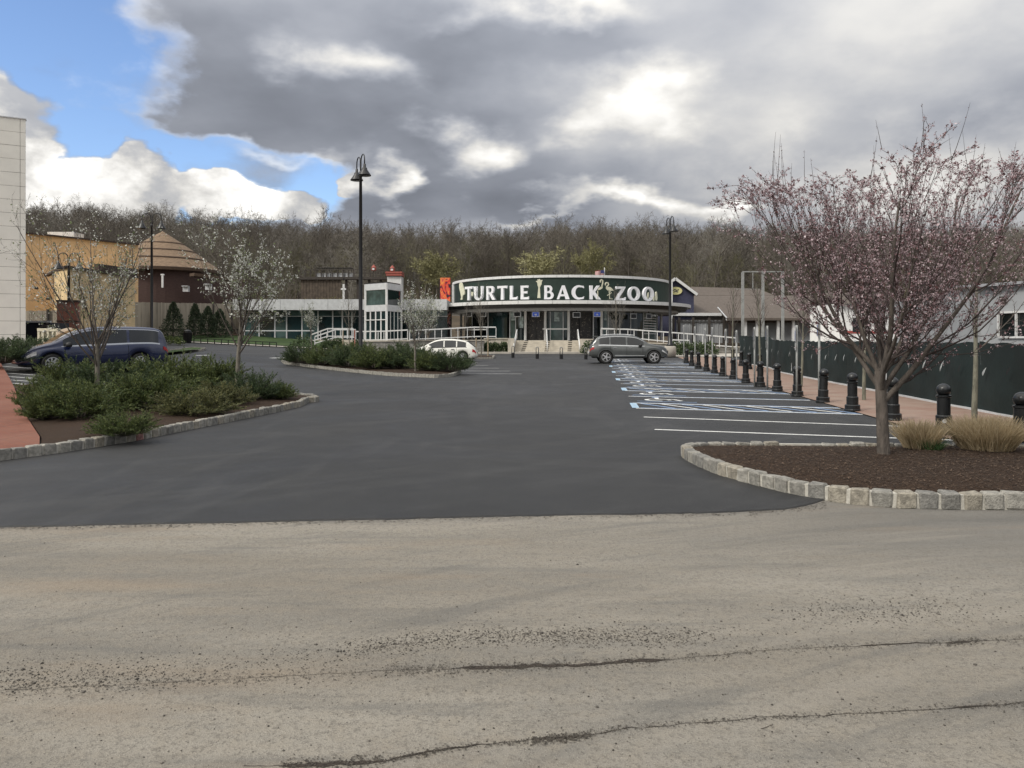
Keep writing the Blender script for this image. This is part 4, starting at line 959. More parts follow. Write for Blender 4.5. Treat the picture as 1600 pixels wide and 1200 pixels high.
def pier():
    p = at(107, 46); z1 = at(0,46,472).z; root = thing('brick_pier', 'square red brick pier in front of the ochre building', 'pier', (p.x,p.y,.8))
    m = MB().box((p.x,p.y,(z1+.8)/2), (1.05,.9,z1-.8), R(20)); part('shaft', m, brick_mat(), root)
    part('string_course', MB().box((p.x,p.y,at(0,46,502).z), (1.10,.95,.07), R(20)), M_brown, root); part('cap', MB().box((p.x,p.y,z1+.05), (1.16,1.0,.1), R(20)), M_brown, root)
    q = at(66, 44); zt = at(0,44,504.5).z; root = thing('skip', 'dark blue-black rubbish skip beside the white panel building', 'skip', (q.x,q.y,.9)); a = at(38,44).x; b = at(91,44).x
    part('body', MB().prism([(a,43.2),(b,43.2),(b+.05,45),(a,45)], .9, zt), mat('dark navy steel', (.012,.014,.022), .5, .2), root); part('rim', MB().bx(a,b+.05,43.15,43.27,zt,zt+.1), M_alu, root)
    q = at(76, 36); z1 = at(0,36,513).z; root = thing('plastic_barrier', 'cream plastic barrier between the skip and the minivan bonnet', 'barrier', (q.x,q.y,1.0)); a = at(60,36).x; b = at(92,36).x
    part('top_rail', MB().bx(a,b,35.9,36.15,z1-.14,z1), mat('cream plastic', (.62,.58,.44), .5, .06), root); part('foot_rail', MB().bx(a,b,35.9,36.15,.9,1.3), MATS['cream plastic'], root)
    for i in range(5): x = a+(b-a)*i/4.0; part('upright', MB().bx(x-.05+(.05 if i==0 else 0)-(.05 if i==4 else 0),x+.05+(.05 if i==0 else 0)-(.05 if i==4 else 0),35.92,36.13,1.3,z1-.14), MATS['cream plastic'], root)
    q = at(108, 34); root = thing('boulder', 'rounded tan boulder peeping over the minivan windscreen', 'boulder', (q.x,q.y,1.0)); zt = at(0,34,512).z
    bm = MB().lathe([(.6,0),(.65,.3),(.55,.6*(zt-.9)),(.45,.9*(zt-.9)),(.05,zt-.9)], 14, (q.x,q.y,.9)); part('stone', bm, mat('tan sandstone', (.33,.26,.19), .9, .2, 3, .5, 20), root, True)
pier()
# --- lawn and paths in front of the pavilion
def patch(name, pts, m, dz, px=True):
    P = [gp(*p) if px else Vector(p) for p in pts]; bm = bmesh.new(); f = bm.faces.new([bm.verts.new((p.x,p.y,0)) for p in P]); bmesh.ops.triangulate(bm, faces=[f])
    for _ in range(4): bmesh.ops.subdivide_edges(bm, edges=[e for e in bm.edges if e.calc_length() > 2], cuts=1); bmesh.ops.triangulate(bm, faces=bm.faces[:])
    for v in bm.verts: v.co.z = G(v.co.x,v.co.y)+dz
    me = bpy.data.meshes.new(name); bm.to_mesh(me); bm.free(); me.materials.append(m); bm2 = None
    o = kind(link(name, me), 'structure'); return o
def lawn_bank(name, pts, m, extra):
    o = patch(name, pts, m, .10+extra, False)
    for v in o.data.vertices: v.co.z += .05*max(0, v.co.y-66.4)
lawn_bank('lawn', [(-60,66.3),(-16.5,66.3),(-15.5,73.0),(-26,75.5),(-60,75.5)], M_lawn, 0)
lawn_bank('mulch_strip', [(-60,72.8),(-38,71.6),(-30,72.4),(-26.5,74.6),(-26.5,80.5),(-60,80.5)], M_mulch, .06)
patch('concrete_walk', [(-60,64.6),(-12.0,64.6),(-12.0,66.2),(-60,66.2)], M_conc, .06, False)
# --- glass pavilion
def pavilion():
    Y = 76; x0, x1 = at(382,Y).x, at(700,Y).x; z0 = 1.35; zf, zt = at(0,Y,485).z, at(0,Y,468.5).z
    root = thing('glass_pavilion', 'long low glass pavilion with a flat grey metal roof edge', 'building', (x0,Y,z0))
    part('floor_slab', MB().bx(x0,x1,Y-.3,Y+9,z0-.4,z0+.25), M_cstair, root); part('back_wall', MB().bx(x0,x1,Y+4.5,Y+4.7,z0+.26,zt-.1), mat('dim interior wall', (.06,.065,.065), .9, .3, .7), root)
    part('roof', MB().bx(x0-.6,x1,Y-1.15,Y+9,zf+.02,zt-.06), M_metal, root); n = 9
    for i in range(n):
        a = x0-.7+(x1-x0+.7)*i/n; b = x0-.7+(x1-x0+.7)*(i+1)/n-.025; part('fascia_panel', MB().bx(a,b,Y-1.22,Y-1.16,zf,zt), M_metal, root)
    xs_ = [at(p,Y).x for p in (382,405,429.7,448,472,497,520,535,550,575,600,640,700)]
    for a, b in zip(xs_, xs_[1:]):
        g = part('window', MB().bx(a+.06,b-.06,Y,Y+.05,z0+.25,zf-.62), M_glass if random.random() < .75 else M_glass2, root); part('transom_pane', MB().bx(a+.06,b-.06,Y,Y+.05,zf-.55,zf-.02), M_glass2, root)
        part('mullion', MB().bx(a-.06,a+.06,Y-.06,Y+.1,z0+.25,zf), M_metal, root)
    part('transom', MB().bx(x0,x1,Y-.04,Y+.04,zf-.61,zf-.56), M_metal, root)
    part('handrail', MB().bx(x0+.3,at(497,Y).x,Y-1.6,Y-1.5,at(0,Y-1.5,517.6).z,at(0,Y-1.5,516).z), M_metal, root)
    p = at(537, 90); fp = thing('white_pole', 'thin white pole with a crossbar above the pavilion roof', 'pole', (p.x,p.y,3.5)); part('shaft', MB().bx(p.x-.11,p.x+.11,p.y-.1,p.y+.1,3.5,at(0,90,444).z), M_alu, fp); part('crossbar', MB().bx(p.x-.3,p.x+.3,p.y-.13,p.y-.101,at(0,90,453).z,at(0,90,450.5).z), M_alu, fp)
    # turret at the corner
    A = at(571,73.5); B = at(604,71.5); C = at(627,74.5); D = Vector((A.x+1.2,A.y+4,0)); poly = [(p.x,p.y) for p in (A,B,C,D)]
    t = thing('glass_turret', 'two-storey glass corner turret right of the tall lamp post', 'building', (B.x,B.y,1.5)); YB = 71.5; z = {q: at(0,YB,q).z for q in (442,452,476,486)}; zb = 1.55
    c = Vector((sum(p[0] for p in poly)/4, sum(p[1] for p in poly)/4)); out = [((p[0]-c.x)*1.05+c.x, (p[1]-c.y)*1.05+c.y) for p in poly]
    part('roof_band', MB().prism(out, z[452], z[442]), M_metal, t); part('floor_band', MB().prism(out, z[486], z[476]), M_metal, t)
    part('roof', MB().prism([((p[0]-c.x)*.95+c.x, (p[1]-c.y)*.95+c.y) for p in poly], z[442]+.003, z[442]+.12), M_black, t)
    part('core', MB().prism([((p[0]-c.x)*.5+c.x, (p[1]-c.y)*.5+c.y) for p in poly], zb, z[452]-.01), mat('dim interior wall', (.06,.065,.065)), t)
    for (a, b, up) in ((A,B,M_glass2),(B,C,M_glass)):
        for lo, hi, m in ((z[476],z[452],up),(zb+.1,z[486],M_glass)):
            k_ = 1 if lo > 3 else 4
            for i in range(k_):
                p = a+(b-a)*((i+.04)/k_); q = a+(b-a)*((i+.96)/k_); part('window' if k_ == 1 else 'door_leaf', wallbox(MB(), (p.x,p.y), (q.x,q.y), lo+.01, hi-.01, .05), m, t)
                if i: part('mullion', MB().bx(p.x-.09,p.x+.03,p.y-.08,p.y+.04,lo,hi-.01), M_alu, t)
    for p in (A,B,C): part('column', MB().bx(p.x-.10,p.x+.10,p.y-.10,p.y+.10,zb,z[442]-.02), M_alu, t)
    part('door_head', MB().bar((A.x,A.y-.1,z[486]-.8),(B.x,B.y-.1,z[486]-.8),.08,.08), M_alu, t)
pavilion()
# --- round entrance building with the zoo sign
CX, CY, RD, RC, RG, RL = 5.29, 83.5, 11.6, 13.8, 10.4, 12.7
def phi(px, r):
    t = (px-800)/F; a = 0.0; lo, hi = -1.5, 1.5
    for _ in range(60):
        a = (lo+hi)/2
        if (CX+r*math.sin(a))/(CY-r*math.cos(a)) < t: lo = a
        else: hi = a
    return a
def zat(py, r, a=0): return EYE+(HOR-py)*(CY-r*math.cos(a))/F
ZP = 1.55
ent = thing('entrance_building', 'round zoo entrance with dark green sign drum above a white-edged canopy', 'building', (CX,CY,ZP))
zc0, zc1 = zat(474.5,RC), zat(469,RC); zd1 = zat(433.5,RD)
part('canopy', MB().lathe([(RC-.12,zc0+.04),(RC-.12,zc1-.04)], 96, (CX,CY,0)), M_metal, ent, False)
for i in range(30):
    a0 = -1.75+i*3.5/30; part('canopy_edge', MB().arc((CX,CY), RC-.1, RC, a0+.0012, a0+3.5/30-.0012, zc0, zc1, 4), M_alu, ent)
part('canopy_shadow_gap', MB().lathe([(RC-.5,zc0-.32),(RC-.35,zc0+.035)], 96, (CX,CY,0)), M_black, ent)  # black ring painted in for the shadow gap between canopy edge and soffit
part('soffit_edge', MB().lathe([(RC-1.3,zc0-.55),(RC-1.3,zc0-.325)], 96, (CX,CY,0)), M_metal, ent)
part('sign_wall', MB().lathe([(RD,zc1-.03),(RD,zd1)], 128, (CX,CY,0)), M_green, ent, False)
for i in range(36):
    a0 = -1.7+i*3.4/36; part('parapet_cap', MB().arc((CX,CY), RD-.4, RD+.14, a0+.001, a0+3.4/36-.001, zd1+.003, zat(429.5,RD), 4), M_alu, ent)
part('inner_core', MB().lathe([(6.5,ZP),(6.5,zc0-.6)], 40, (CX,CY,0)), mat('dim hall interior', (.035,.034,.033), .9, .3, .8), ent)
part('end_post', MB().bx(CX+(RD+.05)*math.sin(-1.42)-.15,CX+(RD+.05)*math.sin(-1.42)+.2,CY-(RD+.05)*math.cos(-1.42)-.2,CY-(RD+.05)*math.cos(-1.42)+.2,zc1,zd1), M_alu, ent)
M_blk = mat('black gate with pale scribbles', (.014,.013,.012), .5, 0); 
def scribble(m):
    k = m.node_tree; t = NT.__new__(NT); t.t = k; t.n = k.nodes; t.l = k.links; p = [n for n in k.nodes if n.type == 'BSDF_PRINCIPLED'][0]; co = t.new('ShaderNodeTexCoord').outputs['Object']
    n = t.noise(co, 5.5, 4, .7, 1.2); c = t.mix(t.mr(n, .585, .625, 0, .8), (.012,.011,.011,1), (.26,.23,.19,1)); t.put(p.inputs['Base Color'], c)
scribble(M_blk)
SEG = [(692,712,M_glassd,'window'),(712,738,M_glass,'window'),(738,763,M_glassd,'window'),(763,793,M_glass,'window'),(797,806,M_glass2,'window'),(806,819,M_glass,'window'),(823,837,M_blk,'gate_leaf'),(837,851,M_blk,'gate_leaf'),(853,860,M_glass,'window'),(860,880,M_glass2,'window'),(880,888,M_glass,'window'),
       (890,905,M_blk,'gate_leaf'),(906,925,M_blk,'gate_leaf'),(927,938,M_glassd,'window'),(940,950,M_glass2,'window'),(950,968,M_glass,'window'),(968,985,M_glassd,'window'),(985,1005,M_glass,'window'),(1005,1026,M_glass2,'window'),(1026,1046,M_glass,'window'),(1046,1062,M_glassd,'window')]
for a, b, m, nm in SEG:
    a0, a1 = phi(a, RG), phi(b, RG); w = part(nm, MB().arc((CX,CY), RG-.06, RG, a0+.004, a1-.004, ZP, zc0-.6, 4), m, ent)
    part('mullion', MB().arc((CX,CY), RG-.08, RG+.06, a0-.0045, a0+.0035, ZP, zc0-.56, 1), M_metal if nm == 'window' else M_black, ent)
for px in (821,852,888.5,708,940,1049): 
    a = phi(px, RG+.4); part('column', MB().lathe([(.13,ZP),(.13,zc0-.5)], 10, (CX+(RG+.4)*math.sin(a), CY-(RG+.4)*math.cos(a), 0)), M_alu, ent)
for a, b in ((708,760),(848,890),(940,981)):
    part('guard_rail', MB().arc((CX,CY), RG+.9, RG+.98, phi(a,RG+.9), phi(b,RG+.9), ZP+1.0, ZP+1.12, 8), M_alu, ent)
# white blinds and notices behind the right-hand panes
for i in range(7): part('blind_slat', MB().arc((CX,CY), RG+.01, RG+.02, phi(1006,RG), phi(1025,RG), zc0-1.15-i*.26, zc0-1.05-i*.26, 3), M_alu, ent)
for a, b, t_, c_ in ((712.5,719,487,505),(797.5,805,484,500),(866,874,487,502),(812,818,494,512),(944,948,484,500)):
    part('notice', MB().arc((CX,CY), RG+.012, RG+.024, phi(a,RG), phi(b,RG), zat(c_,RG), zat(t_,RG), 2), mat('pale notice paper', (.30,.36,.36), .7, .5, 3), ent)
# hanging screens
M_scr = bpy.data.materials.new('lit blue screen'); M_scr.use_nodes = True; q = M_scr.node_tree.nodes['Principled BSDF']; q.inputs['Base Color'].default_value = (.02,.03,.12,1); q.inputs['Emission Color'].default_value = (.06,.12,.50,1); q.inputs['Emission Strength'].default_value = .3
M_off = mat('switched-off screen', (.012,.013,.015), .2, .1)
for px, py, on, lab in ((733,491,0,'switched-off screen hanging at the left end of the entrance windows'), (755,491,0,'switched-off screen hanging above the bare tree behind the white car'), (808,491,0,'switched-off screen hanging left of the white column at the gates'), (837,491,1,'lit blue screen hanging over the left gates'), (901,492,0,'switched-off screen hanging over the right gates'), (933,491,1,'lit blue screen hanging right of the gates'), (990,494,0,'switched-off screen hanging behind the bare tree over the grey SUV'), (1014,494,0,'switched-off screen hanging in front of the pale blinds')):
    r = RC-1.6; a = phi(px, r); p = Vector((CX+r*math.sin(a), CY-r*math.cos(a), zat(py,r,a))); s = thing('hanging_screen', lab, 'screen', p, a, 'screens under the canopy'); s.location = p
    MB().bx(-.36,.36,0,.06,-.25,.25).build('frame', M_metal, s); MB().bx(-.30,.30,-.012,-.002,-.19,.19).build('screen', M_scr if on else M_off, s); MB().bx(-.03,.03,.0,.06,.25,zc0-p.z-.1).build('bracket', M_black, s)
    if on: MB().bx(-.12,.10,-.018,-.014,-.03,.04).build('caption', M_letter, s); MB().bx(-.08,.12,-.018,-.014,-.10,-.06).build('caption', M_letter, s)
# letters
def fillmesh(name, polys, depth, m):
    cu = bpy.data.curves.new(name, 'CURVE'); cu.dimensions = '2D'; cu.fill_mode = 'BOTH'; cu.extrude = depth/2
    for poly in polys:
        sp = cu.splines.new('POLY'); sp.points.add(len(poly)-1); sp.use_cyclic_u = True
        for q_, p in zip(sp.points, poly): q_.co = (p[0], p[1], 0, 1)
    o = bpy.data.objects.new(name, cu); COL.objects.link(o); me = bpy.data.meshes.new_from_object(o.evaluated_get(bpy.context.evaluated_depsgraph_get())); bpy.data.objects.remove(o); bpy.data.curves.remove(cu)
    me.transform(Matrix.Rotation(R(90), 4, 'X')); me.materials.clear(); me.materials.append(m); me.name = name; return me
def el_(cx, cy, rx, ry, a0=0, a1=360, n=20): return [(cx+rx*math.cos(R(a0+(a1-a0)*i/n)), cy+ry*math.sin(R(a0+(a1-a0)*i/n))) for i in range(n+1)]
O_ = [el_(.5,.5,.5,.52,0,342,19), el_(.5,.5,.27,.38,0,342,19)]
GLY = {
 'T': [[(.36,0),(.66,0),(.635,.5),(.635,.84),(.86,.84),(1,.80),(1,1),(0,1),(0,.80),(.14,.84),(.385,.84),(.385,.5)]],
 'U': [[(0,1),(.30,1),(.29,.40)]+el_(.54,.32,.25,.20,180,360,10)+[(.80,.55),(.78,1),(.98,1),(.96,.40)]+el_(.5,.34,.46,.36,0,-180,14)+[(.03,.5)]],
 'R': [[(0,0),(.28,0),(.26,.42),(.36,.42),(.70,0),(1.06,0),(.64,.47)]+el_(.55,.72,.34,.28,-60,90,10)+[(0,1),(.03,.5)], [(.26,.54),(.26,.87),(.46,.87)]+el_(.46,.705,.17,.165,90,-90,8)[1:]],
 'L': [[(0,0),(1,0),(1,.22),(.82,.16),(.36,.16),(.36,.5),(.38,1),(0,1),(.03,.5)]],
 'E': [[(0,0),(1,0),(1,.21),(.82,.16),(.36,.16),(.36,.44),(.70,.44),(.82,.41),(.82,.61),(.70,.58),(.36,.58),(.36,.85),(.78,.85),(.95,.81),(.95,1),(0,1),(.03,.5)]],
 'B': [[(0,0)]+el_(.55,.29,.45,.29,-90,62,12)+el_(.50,.76,.36,.24,-28,90,10)+[(0,1),(.03,.5)], [(.31,.13),(.31,.45),(.50,.45)]+el_(.50,.29,.20,.16,90,-90,8)[1:], [(.31,.58),(.31,.87),(.44,.87)]+el_(.44,.725,.16,.145,90,-90,8)[1:]],
 'A': [[(0,0),(.20,0),(.285,.22),(.62,.22),(.68,0),(1,0),(.62,1),(.40,1)], [(.335,.36),(.455,.72),(.575,.36)]],
 'C': [[(.98,.80)]+[(.94,.97)]+el_(.55,.5,.55,.52,70,290,18)+[(.94,.03),(.98,.22),(.80,.13)]+el_(.60,.5,.31,.38,285,75,16)+[(.82,.87)]],
 'K': [[(0,0),(.29,0),(.28,.40),(.68,0),(1.08,0),(.52,.54),(.98,1),(.70,1),(.28,.58),(.30,1),(0,1),(.03,.5)]],
 'Z': [[(-.02,0),(1,0),(1.02,.24),(.86,.16),(.36,.16),(.98,.92),(.98,1),(.06,1),(.04,.78),(.18,.84),(.60,.84),(-.02,.08)]],
 'O': O_}
WORD = [('T',727,739.2),('U',741,755.5),('R',760.5,774),('T',777.8,792.8),('L',797,808.7),('E',813.8,826.4),('B',850.3,865.2),('A',869.8,890),('C',893,913),('K',920.8,937.5),('Z',960.8,977.2),('O',980,1000.3),('O',1003,1022.3)]
sign = thing('zoo_sign', 'white TURTLE BACK ZOO letters with cream animal cut-outs on the canopy', 'sign', (CX,CY-RL,zc1+.02))
def on_arc(name, me, px, py, r):
    a = phi(px, r); o = link(name, me, sign); p = Vector((CX+r*math.sin(a), CY-r*math.cos(a), zat(py,r,a))); o.location = p-sign.location; o.rotation_euler.z = a; return o
for ch, a, b in WORD:
    mid = (a+b)/2; an = phi(mid, RL); Yl = CY-RL*math.cos(an); sc = Yl/F; w = (b-a)*sc/math.cos(an); bot, top = (467.6, 446.0); y_ = (mid-876)/170; bot += 2.3*y_*y_+(1.0 if mid > 960 else 0); top += 2.6*y_*y_+(1.0 if mid > 960 else 0)
    hh = (bot-top)*sc; me = fillmesh('letter', [[((p[0]-.5)*w, p[1]*hh) for p in poly] for poly in GLY[ch]], .22, M_letter); on_arc('letter', me, mid, bot, RL)
    
    for xa in (-w*.3, w*.3-.05): on_arc('letter_stand', MB().bx(xa,xa+.05,.02,.07,-.42,0).mesh('letter_stand', M_black), mid, bot, RL)
def figure(polys, px0, py0, sx, zx, zy, name='animal_figure', m=None):
    """outline given in the pixels of a zoomed crop: scale zx per photo pixel"""
    an = phi(px0, RL); sc = (CY-RL*math.cos(an))/F; out = []
    for poly in polys: out.append([((p[0]/zx+sx-px0)*sc, (py0-(p[1]/zx+zy))*sc) for p in poly])
    on_arc(name, fillmesh(name, out, .10, m or M_cream), px0, py0, RL+.12)
z3 = 1600/240
figure([[(365,300),(372,282),(390,274),(412,280),(425,300),(440,330),(452,350),(466,380),(464,402),(434,408),(422,428),(424,452),(388,456),(402,430),(394,400),(380,365),(368,335)]], 722, 468, 660, z3, 400)
figure([[(508,372),(516,376),(516,400),(526,400),(526,376),(532,378),(530,412),(520,420),(510,408)]], 738, 466, 660, z3, 400)
figure([[(1180,264),(1200,256),(1202,238),(1210,250),(1220,238),(1230,254),(1253,250),(1244,270),(1242,298),(1230,312),(1224,330),(1230,438),(1198,438),(1208,330),(1200,302),(1196,276)]], 842.5, 468, 660, z3, 400)
def stroke(pts, w):
    L, Rr = [], []
    for i, p in enumerate(pts):
        t = Vector((pts[min(i+1,len(pts)-1)][0]-pts[max(i-1,0)][0], pts[min(i+1,len(pts)-1)][1]-pts[max(i-1,0)][1])).normalized(); L.append((p[0]-t.y*w/2, p[1]+t.x*w/2)); Rr.append((p[0]+t.y*w/2, p[1]-t.x*w/2))
    return L+Rr[::-1]
figure([stroke([(520,276),(520,258),(532,246),(545,254),(546,280),(540,305),(536,325)], 11)], 938, 467.5, 860, z3, 400); figure([[(490,358),(500,338),(520,322),(545,320),(542,335),(520,350)]], 938, 467.5, 860, z3, 400)
figure([stroke([(572,308),(568,292),(580,278),(598,280),(606,298),(594,312),(582,324),(584,336)], 11)], 951, 467.5, 860, z3, 400); figure([[(576,340),(590,322),(620,322),(648,342),(662,360),(630,362),(596,358)]], 951, 467.5, 860, z3, 400)
figure([stroke([(612,362),(617,400),(616,445),(650,446)], 5)], 951, 467.5, 860, z3, 400); figure([stroke([(622,362),(636,384),(592,412)], 5)], 951, 467.5, 860, z3, 400); figure([stroke([(492,362),(494,400),(492,445)], 5)], 934, 467.5, 860, z3, 400)
figure([[(1088,462),(1084,420),(1090,385),(1100,372),(1110,374),(1116,400),(1118,440),(1112,464)]], 1025, 470, 860, z3, 400); figure([[(1066,468),(1064,440),(1070,424),(1078,424),(1082,445),(1080,468)]], 1021, 470, 860, z3, 400); figure([[(1006,442),(1006,410),(1016,382),(1024,378),(1024,410),(1018,442)]], 1012.5, 470, 860, z3, 400)
# picture panels left of the drum
def picture_mat(name, cols, seed, sc):
    m = bpy.data.materials.new(name); m.use_nodes = True; k = NT(m.node_tree); co = k.new('ShaderNodeTexCoord').outputs['Object']; p = k.new('ShaderNodeBsdfPrincipled'); o = k.new('ShaderNodeOutputMaterial'); k.l.new(p.outputs[0], o.inputs[0])
    n = k.noise(k.vm('ADD', k.vm('MULTIPLY', co, (1.6,1.6,.8)), (seed,0,0)), sc, 3, .5, 1.6); r = k.new('ShaderNodeValToRGB'); r.color_ramp.interpolation = 'CONSTANT'; k.put(r.inputs[0], n)
    e = r.color_ramp.elements; e[0].position = 0; e[0].color = cols[0]+(1,); e[1].position = .40; e[1].color = cols[1]+(1,)
    for ps, c in zip((.47,.53,.60,.66), cols[2:]): q_ = e.new(ps); q_.color = c+(1,)
    k.l.new(r.outputs[0], p.inputs['Base Color']); p.inputs['Roughness'].default_value = .5; return m
pp = thing('picture_panel', 'tall red and orange picture panel at the left end of the sign drum', 'sign', at(695,79,z=ZP))
part('upper_picture', MB().bx(at(688,79).x,at(703.5,79).x,78.9,79.1,at(0,79,474).z,at(0,79,434).z), picture_mat('red orange picture', [(.02,.01,.02),(.55,.03,.03),(.60,.10,.03),(.70,.22,.05),(.60,.08,.06),(.03,.01,.03)], 3, 1.1), pp)
part('lower_picture', MB().bx(at(685,79).x,at(704,79).x,78.9,79.1,at(0,79,515).z,at(0,79,483).z), picture_mat('pink picture', [(.01,.01,.015),(.02,.015,.02),(.55,.30,.32),(.65,.42,.40),(.60,.30,.06),(.30,.03,.05)], 8, .9), pp)
part('post', MB().bx(at(686,79.2).x,at(703,79.2).x,79.15,79.5,ZP,at(0,79,436).z), M_black, pp)
# flag
fl = thing('flag', 'small United States flag on a pole above the sign drum', 'flag', at(944.5,85,z=zd1)); f0 = at(944.5,85); ft = at(0,85,418).z; part('pole', MB().tube([(f0.x,85,zd1-1),(f0.x,85,ft)], .06, 6), M_alu, fl)
def flag_bits():
    x1 = f0.x-.06; x0 = at(930,85).x; zt_, zb = at(0,85,422.5).z, at(0,85,430.8).z; m_r = mat('flag red', (.45,.05,.06), .8, .1); m_w = mat('flag white', (.65,.62,.60), .8, .1); m_b = mat('flag blue', (.03,.04,.14), .8, .1)
    for i in range(13):
        mb = MB(); n = 6; a = zt_-(zt_-zb)*i/13; b = zt_-(zt_-zb)*(i+1)/13; vs = []
        for j in range(n+1):
            f = j/n; x = x1+(x0-x1)*f; y = 85+.10*math.sin(f*7); dz = -.10*f*f; vs += [(x,y,a+dz),(x,y,b+dz),(x,y+.01,a+dz),(x,y+.01,b+dz)]
        fs = []
        for j in range(n): o = 4*j; fs += [(o,o+1,o+5,o+4),(o+2,o+6,o+7,o+3)]
        mb.add(vs, fs); part('stripe', mb, m_r if i % 2 == 0 else m_w, fl)
    c = MB(); c.bx(x1+(x0-x1)*.4,x1,84.80,84.86,zt_-(zt_-zb)*.54,zt_); part('canton', c, m_b, fl)
flag_bits()
# --- terrace, stairs, ramps
TER = kind(MB().bx(at(560,67).x, at(1010,67).x, 68.2, 96, .2, ZP).build('terrace', M_conc), 'structure')
sx0, sx1 = at(804,67).x, at(906,67).x; zg = G(3,66)
stairs = thing('entrance_stairs', 'buff concrete stairs leading up to the zoo gates', 'stairs', ((sx0+sx1)/2, 66, zg)); rise = (ZP-zg)/7
for i in range(7): part('step', MB().bx(sx0,sx1,66+i*.32,68.6,zg+i*rise if i == 0 else zg+i*rise+.002,zg+(i+1)*rise), M_cstair, stairs)
for col, (pa, pb) in enumerate(((816.5,822.5),(853.5,856.5),(889.5,891))):
    for i in range(7):
        px = pa+(pb-pa)*i/6; x = at(px,66+i*.32).x; part('nosing_strip', MB().bx(x-.17,x+.17,66+i*.32-.012,66+i*.32-.002,zg+(i+1)*rise-.075,zg+(i+1)*rise-.005), M_black, stairs)
for x in (sx0-.3, sx1+.3): part('cheek_wall', MB().bx(x-.28,x+.28,65.8,68.5,zg-.2,zg+1.3 if x < 3 else zg+1.25), M_cstair, stairs)
for px in (803,855,905.5):
    x = at(px,66).x; h = MB(); a = (x,66.0,zg+.9); b = (x+(.28 if px < 810 else .05),68.2,ZP+.95); h.tube([(x,65.7,zg+.35),(x,65.75,zg+.82),a,b,(b[0],68.6,ZP+.95),(b[0],68.65,ZP+.1)], .045, 6); h.tube([(x,66.1,zg+.15),(x,66.1,zg+.93)], .04, 6); h.tube([(x,66.05,zg+.5),(b[0],68.2,ZP+.55)], .03, 6); part('handrail', h, M_alu, stairs, True)
kind(MB().bx(at(700,65).x, at(1000,65).x, 64.9, 66, zg-.3, zg+.13).build('concrete_kerb', M_conc), 'structure')
def retaining(label, x0, x1, y, z0, za, zb, m=M_stonew):
    """wall whose top falls from za to zb, in courses of blocks"""
    r = thing('retaining_wall', label, 'wall', (x0,y,z0)); g = random.Random(int(x0*7)); bh = .22
    core = MB(); core.add([(x0,y+.06,z0),(x1,y+.06,z0),(x1,y+.06,zb-.01),(x0,y+.06,za-.01),(x0,y+.5,z0),(x1,y+.5,z0),(x1,y+.5,zb-.01),(x0,y+.5,za-.01)], [(0,1,2,3),(5,4,7,6),(3,2,6,7),(0,3,7,4),(1,5,6,2)]); part('core', core, M_joint, r)
    mb = MB(); row = 0; z = z0
    while z < max(za,zb)-.05:
        x = x0-(.25 if row % 2 else 0)
        while x < x1:
            w = g.uniform(.4,.7); a, b = max(x,x0), min(x+w-.012,x1); top = za+(zb-za)*((a+b)/2-x0)/(x1-x0)
            if b-a > .06 and z+.06 < top: mb.bx(a,b,y+g.uniform(-.02,.02),y+.2,z,min(z+bh-.012,top))
            x += w
        z += bh; row += 1
    part('blocks', mb, m, r, k='stuff'); cap = MB(); cap.bar((x0,y+.22,za+.04),(x1,y+.22,zb+.04),.6,.08); part('coping', cap, M_cstair, r); return r
retaining('buff concrete planter wall left of the stairs', at(756,67.3).x, sx0-.6, 67.3, .2, ZP+.12, ZP+.12, M_cstair)
retaining('buff concrete planter wall right of the stairs, behind the grey SUV', sx1+.6, at(990,67.3).x, 67.3, .2, ZP+.05, ZP+.05, M_cstair)
retaining('grey block wall under the left ramp railing', at(560,65.2).x, at(756,65.2).x-.02, 65.2, .2, ZP-.12, ZP-.02)
retaining('grey block wall under the right ramp, running down behind the bollards', at(990,64).x+.02, at(1165,64).x, 64, .1, ZP-.2, .95)
kind(MB().add([(at(560,65.7).x,65.7,.3),(at(756,65.7).x,65.7,.3),(at(756,65.7).x,65.7,ZP-.06),(at(560,65.7).x,65.7,ZP-.16),(at(560,65.7).x,68.2,.3),(at(756,65.7).x,68.2,.3),(at(756,65.7).x,68.2,ZP-.06),(at(560,65.7).x,68.2,ZP-.16)], [(3,2,6,7),(1,5,6,2),(0,3,7,4)]).build('ramp', M_conc), 'structure')
kind(MB().add([(at(990,64.5).x,64.5,.3),(at(1165,64.5).x,64.5,.3),(at(1165,64.5).x,64.5,.9),(at(990,64.5).x,64.5,ZP-.25),(at(990,64.5).x,67,.3),(at(1165,64.5).x,67,.3),(at(1165,64.5).x,67,.9),(at(990,64.5).x,67,ZP-.25)], [(3,2,6,7),(1,5,6,2),(0,3,7,4)]).build('ramp', M_conc), 'structure')
def railing(label, pts, Y, n, group='pale metal ramp railings'):
    """pts: (px, py of the top rail, py of the bottom rail)"""
    P = [(at(px,Y,t),at(px,Y,b)) for px, t, b in pts]; r = thing('railing', label, 'railing', P[0][1], 0, group)
    for (a0,b0),(a1,b1) in zip(P, P[1:]):
        part('top_rail', MB().bar(a0,a1,.09,.10), M_alu, r); part('bottom_rail', MB().bar(b0+Vector((0,0,.04)),b1+Vector((0,0,.04)),.06,.08), M_alu, r); L = (a1-a0).length; k_ = max(1, int(L/1.05))
        for i in range(k_):
            for f in ((i+.0)/k_, (i+.42)/k_): p, q_ = a0+(a1-a0)*f, b0+(b1-b0)*f; part('post', MB().bar(q_+Vector((0,.0,-.1)),p-Vector((0,0,.05)),.055,.055), M_alu, r)
    p, q_ = P[-1]; part('post', MB().bar(q_+Vector((0,0,-.1)),p-Vector((0,0,.05)),.055,.055), M_alu, r)
